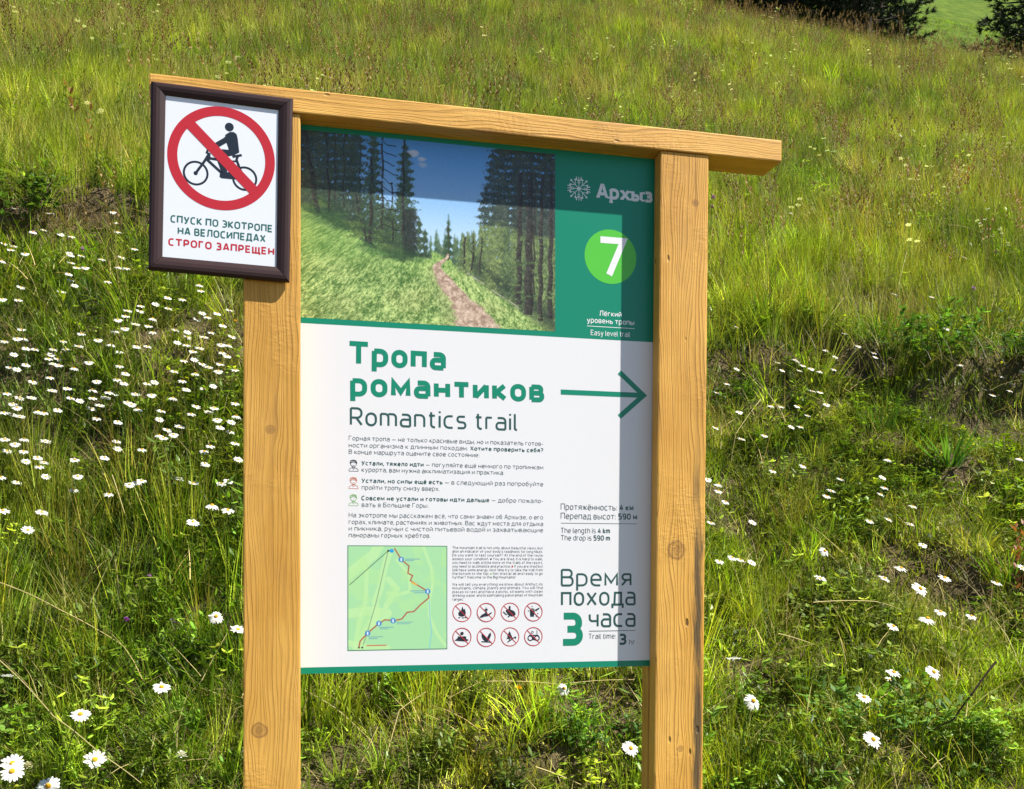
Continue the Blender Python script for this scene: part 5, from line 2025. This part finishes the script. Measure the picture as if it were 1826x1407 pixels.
def umbel(px, py, h, r, label):
    x, y, g = ray_hit(px, py, h)
    rr = random.Random(int(px))
    o = empty("yarrow", (x, y, float(height(x, y)) + EYE))
    v, f, sv, sf = [], [], [], []
    for i in range(34):
        a, d = i * 2.4, r * math.sqrt((i + .5) / 34)
        c = Vector((d * math.cos(a), d * math.sin(a), h - d * d * 4 + rr.uniform(-.003, .003)))
        b = len(v)
        for j in range(6):
            v.append(c + Vector((math.cos(j * 1.047), math.sin(j * 1.047), .25 * (j % 2))) * r * .16)
        f.append(tuple(range(b, b + 6)))
        if i % 4 == 0:
            tv, tf = tube_mesh([Vector((0, 0, h * .72)), Vector((c.x * .6, c.y * .6, h * .9)), c], .0009, .0006, 3)
            k = len(sv)
            sv += tv
            sf += [tuple(q + k for q in t_) for t_ in tf]
    tv, tf = tube_mesh([Vector((0, 0, -.03)), Vector((.004, 0, h * .4)), Vector((0, 0, h * .74))], .002, .0015, 5)
    k = len(sv)
    sv += tv
    sf += [tuple(q + k for q in t_) for t_ in tf]
    for nm, vf, m in (("flower_head", (v, f), PET), ("stem", (sv, sf), STEM)):
        c = bpy.data.objects.new(nm, mesh_of(nm, vf, m))
        COL.objects.link(c)
        c.parent = o
    tag(o, label, "yarrow")


umbel(1309, 1174, .20, .026, "flat white cluster of tiny flowers right of the right post near its knot")
umbel(1345, 930 + 5, .16, .012, "tiny pale cluster of flowers in thin grass right of the right post")
umbel(14, 1208, .18, .018, "loose white flower cluster in deep grass at the left edge")


# ------------------------------------------------------------------ single stems, tufts and weeds one can point to
def straw(name, ends, lift, r, m, label, cat, head=None):
    """A bent dry stem between photo pixels; lift: height over the turf at each point."""
    P = []
    for (px, py), l in zip(ends, lift):
        x, y, g = ray_hit(px, py, l)
        P.append(Vector((x, y, float(height(x, y)) + EYE + l)))
    pts = []
    for i in range(len(P) - 1):
        for k in range(6):
            t = k / 6
            pts.append(P[i].lerp(P[i + 1], t) + Vector((0, 0, .02 * math.sin(t * 3.14) * (P[i] - P[i + 1]).length)))
    pts.append(P[-1])
    o = bpy.data.objects.new(name, mesh_of(name, tube_mesh(pts, r, r * .5, 4), m))
    COL.objects.link(o)
    tag(o, label, cat)


ST = [
    ([(0, 1040), (110, 1090), (216, 1152)], (.16, .2, .1), "long pale straw slanting down from the left edge, upper of two"),
    ([(0, 1179), (95, 1278), (180, 1345), (252, 1400)], (.16, .2, .16, .1), "long pale straw slanting down towards the bottom edge at far left"),
    ([(540, 1262), (588, 1204)], (.03, .14), "short straw rising beside the left post under the panel"),
    ([(535, 1232), (600, 1268), (660, 1320)], (.12, .1, .03), "bent straw falling to the right from the left post"),
    ([(630, 1398), (674, 1298)], (.02, .14), "upright yellow straw in the middle of the grass under the panel"),
    ([(676, 1405), (712, 1270), (760, 1237)], (.02, .15, .16), "straw leaning right towards the panel corner from the bottom edge"),
    ([(955, 1370), (1046, 1407)], (.14, .05), "yellow straw slanting to the right post at the bottom edge"),
    ([(800, 1246), (860, 1218), (1000, 1225), (1130, 1214)], (.06, .14, .14, .12), "long thin straw lying flat just under the panel edge"),
    ([(1546, 347), (1546, 395), (1556, 425)], (.30, .14, .02), "single white straw standing in the meadow above the right hand hollow"),
    ([(1617, 450), (1600, 520), (1592, 548)], (.36, .16, .03), "pale straw leaning in the meadow on the right"),
    ([(1600, 487), (1555, 522), (1520, 555)], (.3, .14, .02), "straw crossing another one in the meadow at right"),
    ([(1505, 532), (1468, 582), (1459, 625), (1463, 648)], (.36, .3, .12, .02), "crooked white straw hanging over the turf edge"),
    ([(1357, 712), (1312, 775), (1302, 835)], (.26, .16, .02), "straw bent towards the right post over bare earth"),
    ([(1258, 785), (1310, 748), (1330, 730)], (.03, .1, .16), "straw touching the right post above bare earth"),
    ([(1388, 1131), (1451, 1153)], (.16, .14), "short orange straw lying across the bare patch right of the right post"),
    ([(1380, 1184), (1420, 1158), (1452, 1150)], (.02, .1, .14), "straw bent into a roof shape over the bare patch"),
    ([(1450, 1075), (1560, 1076), (1608, 1090)], (.2, .2, .12), "long thin straw lying level below the dark turf step"),
    ([(1255, 893), (1280, 925), (1300, 955)], (.2, .12, .04), "straw falling from the right post over short turf"),
    ([(1690, 402), (1715, 404), (1735, 410)], (.3, .34, .3), "curved pale straw high in the meadow at right"),
    ([(318, 1270), (360, 1215), (405, 1135)], (.04, .14, .22), "long straw rising to the left post through the lower left grass"),
    ([(355, 1390), (420, 1270)], (.02, .2), "tall straw beside the foot of the left post"),
    ([(200, 850), (222, 915), (244, 955)], (.34, .2, .04), "green-yellow stem leaning across the middle of the left bank"),
    ([(205, 1000), (213, 1060), (222, 1100)], (.36, .2, .04), "pale stem standing in tall grass left of the left post"),
]
for ends, lift, lb in ST:
    straw("straw_stem", ends, lift, .0019, STRAW, lb, "straw")
straw("twig", [(1776, 1180), (1735, 1240), (1700, 1285), (1650, 1312)], (.30, .22, .14, .04), .0042, TWIG, "dark bare twig slanting through the herbs at lower right", "twig")


def weed(name, px, py, shapes, label, cat, tint, s=1.0, spread=.05, n=5, seed=1):
    """A plant one can point to: a few leafy shoots of one kind grown together in one mesh."""
    x, y, g = ray_hit(px, py, .05)
    rr = random.Random(seed)
    B = Blades(seed)
    shapes(B, rr, n, spread, s)
    B.c = [tuple(a * b for a, b in zip(c, tint)) for c in B.c]
    m = M_OWN
    o = bpy.data.objects.new(name, B.mesh(name, m))
    COL.objects.link(o)
    o.location = (x, y, float(height(x, y)) + EYE)
    tag(o, label, cat)


M_OWN = leaf_material("tuft_leaf", (1, 1, 1), trans=.35)
for n_ in M_OWN.node_tree.nodes:
    if n_.type == 'ATTRIBUTE' and n_.attribute_name == "tint":
        for l_ in list(n_.outputs["Color"].links):
            M_OWN.node_tree.links.remove(l_)
for n_ in M_OWN.node_tree.nodes:
    if n_.type == 'MIX' and n_.blend_type == 'MULTIPLY' and not n_.inputs[6].is_linked:
        n_.inputs[6].default_value = (1, 1, 1, 1)


def sh_tuft(B, rr, n, sp, s):
    for i in range(n):
        a, d = rr.uniform(0, 6.28), sp * math.sqrt(rr.random())
        B.blade(d * math.cos(a), d * math.sin(a), rr.uniform(.16, .34) * s, rr.uniform(.004, .008), a + rr.uniform(-.6, .6), rr.uniform(.1, .6), rr.uniform(.3, 1.5), tone(rr), 5, twist=rr.uniform(-.7, .7))


def sh_spiky(B, rr, n, sp, s):
    for i in range(n):
        a, d = rr.uniform(0, 6.28), sp * math.sqrt(rr.random())
        B.blade(d * math.cos(a), d * math.sin(a), rr.uniform(.14, .26) * s, rr.uniform(.012, .020), a + rr.uniform(-.3, .3), rr.uniform(.25, 1.0), rr.uniform(.1, .6), tone(rr, .8, 1.2), 4, twist=rr.uniform(-.3, .3))


def sh_leafy(B, rr, n, sp, s):
    for i in range(n):
        a, d = rr.uniform(0, 6.28), sp * math.sqrt(rr.random())
        x, y = d * math.cos(a), d * math.sin(a)
        hh = rr.uniform(.10, .30) * s
        ex, ey, ez = B.stalk(x, y, hh, .0018, a, rr.uniform(0, .4), .3, tone(rr, .6, .9), seg=3)
        for j in range(int(hh * 55)):
            k = rr.random()
            B.leaf((x + (ex - x) * k, y + (ey - y) * k, ez * k), rr.uniform(0, 6.28), rr.uniform(-.2, .8), rr.uniform(.03, .06) * s ** .5, rr.uniform(.012, .024) * s ** .5, tone(rr, .7, 1.3))


def sh_dock(B, rr, n, sp, s):
    for i in range(n):
        a = rr.uniform(0, 6.28)
        B.stalk(sp * math.cos(a) * .3, sp * math.sin(a) * .3, rr.uniform(.34, .5) * s, .0022, a, rr.uniform(0, .15), .1, (1, .9, .7), head=(.16 * s, .02 * s, (1, .75, .6)))
        for q in range(16):
            k = rr.uniform(.45, 1)
            B.leaf((0, 0, .45 * s * k), rr.uniform(0, 6.28), .8, .03 * s, .012 * s, (1, .7, .55))


G1, G2, G3, DR = (.17, .25, .018), (.075, .16, .02), (.045, .10, .016), (.24, .12, .055)
weed("grass_tuft", 1325, 430, sh_tuft, "bright green grass tuft right beside the top half of the right post", "grass tuft", G1, 1.1, .13, 150, 11)
weed("grass_tuft", 1300, 480, sh_tuft, "lower bright green grass tuft against the right post", "grass tuft", G1, .8, .10, 90, 12)
weed("grass_tuft", 1800, 1010, sh_tuft, "fresh green tuft of broad grass at the right edge above the turf step", "grass tuft", (.13, .24, .02), .8, .10, 90, 13)
weed("grass_tuft", 1325, 690, sh_tuft, "green tuft in front of the brown overhang near the right post", "grass tuft", G2, .6, .08, 80, 14)
weed("grass_tuft", 1570, 745, sh_tuft, "green tuft beside the shaded hollow on the right", "grass tuft", G2, .8, .1, 90, 15)
weed("grass_tuft", 770, 1300, sh_tuft, "small clump of bright blades in the middle of the grass under the panel", "grass tuft", (.15, .24, .03), .45, .05, 40, 16)
weed("grass_tuft", 110, 130, sh_tuft, "dark green tuft high in the meadow at far left", "grass tuft", G3, 1.2, .25, 160, 17)
weed("grass_tuft", 1640, 330, sh_tuft, "dark green tuft in the tall meadow grass on the right", "grass tuft", G3, 1.0, .2, 140, 18)
weed("broadleaf_plant", 1690, 815, sh_spiky, "spiky rosette of broad green leaves on bare soil at right", "plant", (.10, .22, .035), 1.0, .06, 46, 21)
weed("broadleaf_plant", 1650, 625, sh_leafy, "leafy green plant overhanging the dark hollow on the right", "plant", (.08, .17, .025), 1.1, .24, 60, 22)
weed("broadleaf_plant", 1790, 640, sh_leafy, "leafy plant at the right end of the dark hollow", "plant", (.07, .15, .02), .9, .2, 40, 23)
weed("broadleaf_plant", 30, 375, sh_leafy, "large leaved plant at the left edge beside the dark hollow", "plant", (.07, .13, .025), 1.1, .15, 40, 24)
weed("broadleaf_plant", 1560, 1270, sh_leafy, "patch of leafy green herb at lower right", "plant", (.11, .22, .03), .8, .25, 60, 25)
weed("broadleaf_plant", 1060, 1290, sh_leafy, "clover-leaved herb beside the right post under the panel", "plant", (.09, .19, .03), .5, .16, 40, 26)
weed("dock_stalk", 1716, 380, sh_dock, "reddish brown seed stalk standing in the meadow at right", "dock", DR, .9, .03, 1, 31)
weed("dock_stalk", 1812, 1125, sh_dock, "rust coloured seed stalk at the right edge among tall stems", "dock", DR, 1.0, .06, 2, 32)
weed("dock_stalk", 160, 330, sh_dock, "dry brown seed stalk rising over the left bank", "dock", (.26, .19, .09), 1.0, .03, 1, 33)
weed("dock_stalk", 1755, 140, sh_dock, "dark brown dried weed high in the meadow at right", "dock", (.10, .06, .04), 1.4, .3, 4, 34)
weed("thistle_clump", 130, 395, sh_straw := (lambda B, rr, n, sp, s: [B.blade(rr.uniform(-sp, sp), rr.uniform(-sp, sp), rr.uniform(.1, .3) * s, .003, rr.uniform(0, 6.28), rr.uniform(.2, 1.2), rr.uniform(.2, 1.2), tone(rr), 4, twist=rr.uniform(-.7, .7)) for _ in range(n)]),
     "brown dead tangle of stems on the left bank above the daisies", "dead stems", (.20, .14, .07), 1.0, .22, 150, 41)
weed("hanging_roots", 1345, 640, sh_straw, "grey dry grass hanging down the turf edge near the right post", "dead stems", (.22, .18, .11), .9, .2, 130, 42)
weed("hanging_roots", 1590, 655, sh_straw, "dry stalks in the dark hollow on the right", "dead stems", (.16, .13, .07), .9, .3, 60, 43)

# ------------------------------------------------------------------ pines beyond the crest
NEEDLE = plain_leaf("pine_needles", (.022, .038, .014), .10, .6)
BARK = mat("pine_bark", (.055, .040, .030, 1), .9, .2, noise=.5, scale=9, bump=.8)


def pine_meshes(seed, hgt=9.0, low=.5):
    rr = random.Random(seed)
    pts = [Vector((.06 * math.sin(k * 5 + seed), .05 * math.cos(k * 4), -.4 + (hgt + .4) * k)) for k in [i / 10 for i in range(11)]]
    tv, tf = tube_mesh(pts, .19, .02, 9)
    v, f = [], []
    bv, bf = [], []
    z = low
    while z < hgt - .2:
        k = z / hgt
        nb = rr.randint(3, 5)
        a0 = rr.uniform(0, 6.28)
        for j in range(nb):
            if rr.random() < .12:
                continue
            a = a0 + j * 6.283 / nb + rr.uniform(-.3, .3)
            ln = (1.75 * (1 - k) ** .8 + .25) * rr.uniform(.65, 1.15)
            d = Vector((math.cos(a), math.sin(a), 0))
            p0 = Vector((0, 0, z))
            bp = [p0 + d * ln * q + Vector((0, 0, -.22 * ln * q + .34 * ln * q * q * rr.uniform(.6, 1.2))) for q in (0, .25, .5, .75, 1)]
            t_, u_ = tube_mesh(bp, .032 * (1 - k) + .008, .004, 4)
            o = len(bv)
            bv += t_
            bf += [tuple(q + o for q in w_) for w_ in u_]
            nt_ = max(5, int(ln * 13))
            for i in range(nt_):
                q = .18 + .82 * (i + rr.random()) / nt_
                ii = min(3, int(q * 4))
                c = bp[ii].lerp(bp[ii + 1], q * 4 - ii)
                sd = Vector((-d.y, d.x, 0)) * rr.uniform(-1, 1) * ln * .30 * (1.15 - q)
                c = c + sd + Vector((0, 0, rr.uniform(-.07, .10)))
                ax = (d * .8 + sd.normalized() * .5 + Vector((0, 0, rr.uniform(.0, .7)))).normalized()
                for w_ in range(24):
                    e = (ax + Vector((rr.gauss(0, .55), rr.gauss(0, .55), rr.gauss(0, .5)))).normalized()
                    L_ = rr.uniform(.09, .20)
                    s_ = e.cross(Vector((rr.gauss(0, 1), rr.gauss(0, 1), rr.gauss(0, 1)))).normalized() * .012
                    o = len(v)
                    b_ = c + ax * rr.uniform(-.06, .06)
                    v += [b_ - s_, b_ + s_, b_ + e * L_]
                    f.append((o, o + 1, o + 2))
        z += rr.uniform(.22, .38)
    nb_ = len(v)
    v += bv
    f += [tuple(q + nb_ for q in w_) for w_ in bf]
    me = bpy.data.meshes.new("crown")
    me.from_pydata([tuple(q) for q in v], [], f)
    me.materials.append(NEEDLE)
    me.materials.append(BARK)
    me.polygons.foreach_set("material_index", np.array([0] * (len(f) - len(bf)) + [1] * len(bf), np.int32))
    return mesh_of("trunk", (tv, tf), BARK), me


PINES = [pine_meshes(501, 9.5, .35), pine_meshes(502, 8.0, .2), pine_meshes(503, 10.0, 1.1)]
PL_ = [  # photo column, distance up the hill, shape, size, label
    (1262, 33, 1, .8, "dark pine at the left end of the row above the meadow crest"),
    (1335, 34, 0, 1.0, "dense dark pine, second from the left in the row on the crest"),
    (1410, 33, 1, 1.0, "dark pine with boughs down to the ground left of the bare trunks"),
    (1470, 35, 0, 1.1, "broad dark pine standing just behind the bare trunks"),
    (1525, 31.5, 2, .9, "pine with a slim bare trunk showing, left of two trunks"),
    (1545, 32, 2, 1.2, "pine with a thick bare trunk showing, right of two trunks"),
    (1565, 33, 1, .95, "dark pine at the edge of the bright green gap"),
    (1560, 37, 0, 1.1, "pine standing back behind the thick bare trunk"),
    (1440, 39, 0, 1.1, "tall pine at the back of the row above the crest"),
    (1880, 43, 0, 1.2, "pine behind the one at the right edge, shading the bright green gap"),
    (1365, 40, 0, 1.1, "tall pine at the back left of the row above the crest"),
    (1840, 36, 1, 1.4, "big dark pine at the right edge beyond the bright green gap"),
    (1925, 31, 0, 1.2, "dark pine cut by the right edge of the photo"),
]
for i, (px, yy, k, sz, lb) in enumerate(PL_):
    x = (px - CX) / F_PX * yy
    o = empty("pine_tree", (x, yy, float(height(x, yy)) + EYE), i * 1.9)
    o.scale = (sz,) * 3
    for nm, me in zip(("trunk", "crown"), PINES[k]):
        c = bpy.data.objects.new(nm, me)
        COL.objects.link(c)
        c.parent = o
    tag(o, lb, "pine tree", "pines beyond the meadow crest")

for k_, (px_, py_, lb_, s_, sp_, n_, tn_) in enumerate((
        (75, 350, "dark dead tangle in the hollow at the left edge of the photo", 1.0, .26, 150, (.13, .10, .05)),
        (205, 400, "brown dead tangle beside the lower left corner of the brown frame", .9, .22, 130, (.17, .13, .07)),
        (1500, 610, "dry grass hanging over the turf edge right of the crooked straw", .9, .24, 130, (.20, .18, .08)),
        (1720, 640, "dark dead stems standing in the hollow at right", 1.0, .28, 120, (.12, .11, .05)),
        (1620, 985, "dark stems in the shade of the long turf step", .6, .28, 110, (.11, .09, .045)),
        (1590, 780, "small dead tuft on bare soil left of the spiky rosette", .6, .12, 70, (.18, .14, .08)))):
    weed("dead_tuft", px_, py_, sh_straw, lb_, "dead stems", tn_, s_, sp_, n_, 60 + k_)
for k_, (px_, py_, lb_, s_, sp_, n_, tn_) in enumerate((
        (1450, 560, "fringe of green grass over the turf edge right of the right post", .9, .20, 120, (.14, .20, .02)),
        (1560, 590, "grass fringe overhanging the left end of the dark hollow", .9, .20, 120, (.11, .18, .02)),
        (1740, 580, "grass fringe along the top of the dark hollow at right", 1.0, .26, 150, (.15, .20, .02)),
        (1640, 930, "grass fringe over the long dark turf step", .7, .26, 130, (.16, .22, .02)),
        (1480, 940, "grass fringe at the left end of the long turf step", .6, .20, 100, (.13, .20, .02)),
        (180, 300, "grass fringe over the hollow beside the brown frame", 1.0, .24, 140, (.15, .20, .02)),
        (60, 290, "grass fringe over the hollow at the left edge", 1.0, .24, 140, (.13, .17, .02)))):
    weed("grass_tuft", px_, py_, sh_tuft, lb_, "grass tuft", tn_, s_, sp_, n_, 80 + k_)


# far pale flowers of the upper meadow, beyond counting
def clump_specks(seed):
    B = Blades(seed)
    r = B.r
    for i in range(3):
        a, d = r.uniform(0, 6.28), .10 * r.random()
        x, y, z = d * math.cos(a), d * math.sin(a), r.uniform(.22, .42)
        B.stalk(x, y, z + .03, .0012, 0, 0, .05, (.12, .16, .04), seg=2)
        for j in range(7):
            B.leaf((x, y, z), j * .9, r.uniform(-.1, .3), .020, .011, (1, 1, 1))
    return B.mesh("meadow_flower", M_LEAF)


def dens_speck(x, y, top):
    d = fade(y, 1.0, .9, 6, 24)
    if top:
        return float(d.max()) * 1.6
    return d * meadow_k(x, y) * 1.6 * sstep(.44, .58, n_at(x, y, .5, 221))


c_sp, n_sp = source("meadow_flower_shapes", [clump_specks(140 + i) for i in range(3)])
lay("meadow_flowers", c_sp, n_sp, dens_speck, 6, 30, .8, 1.2, np.array([[.70, .70, .55]]), 0, 308, hk=False, far=1.2)
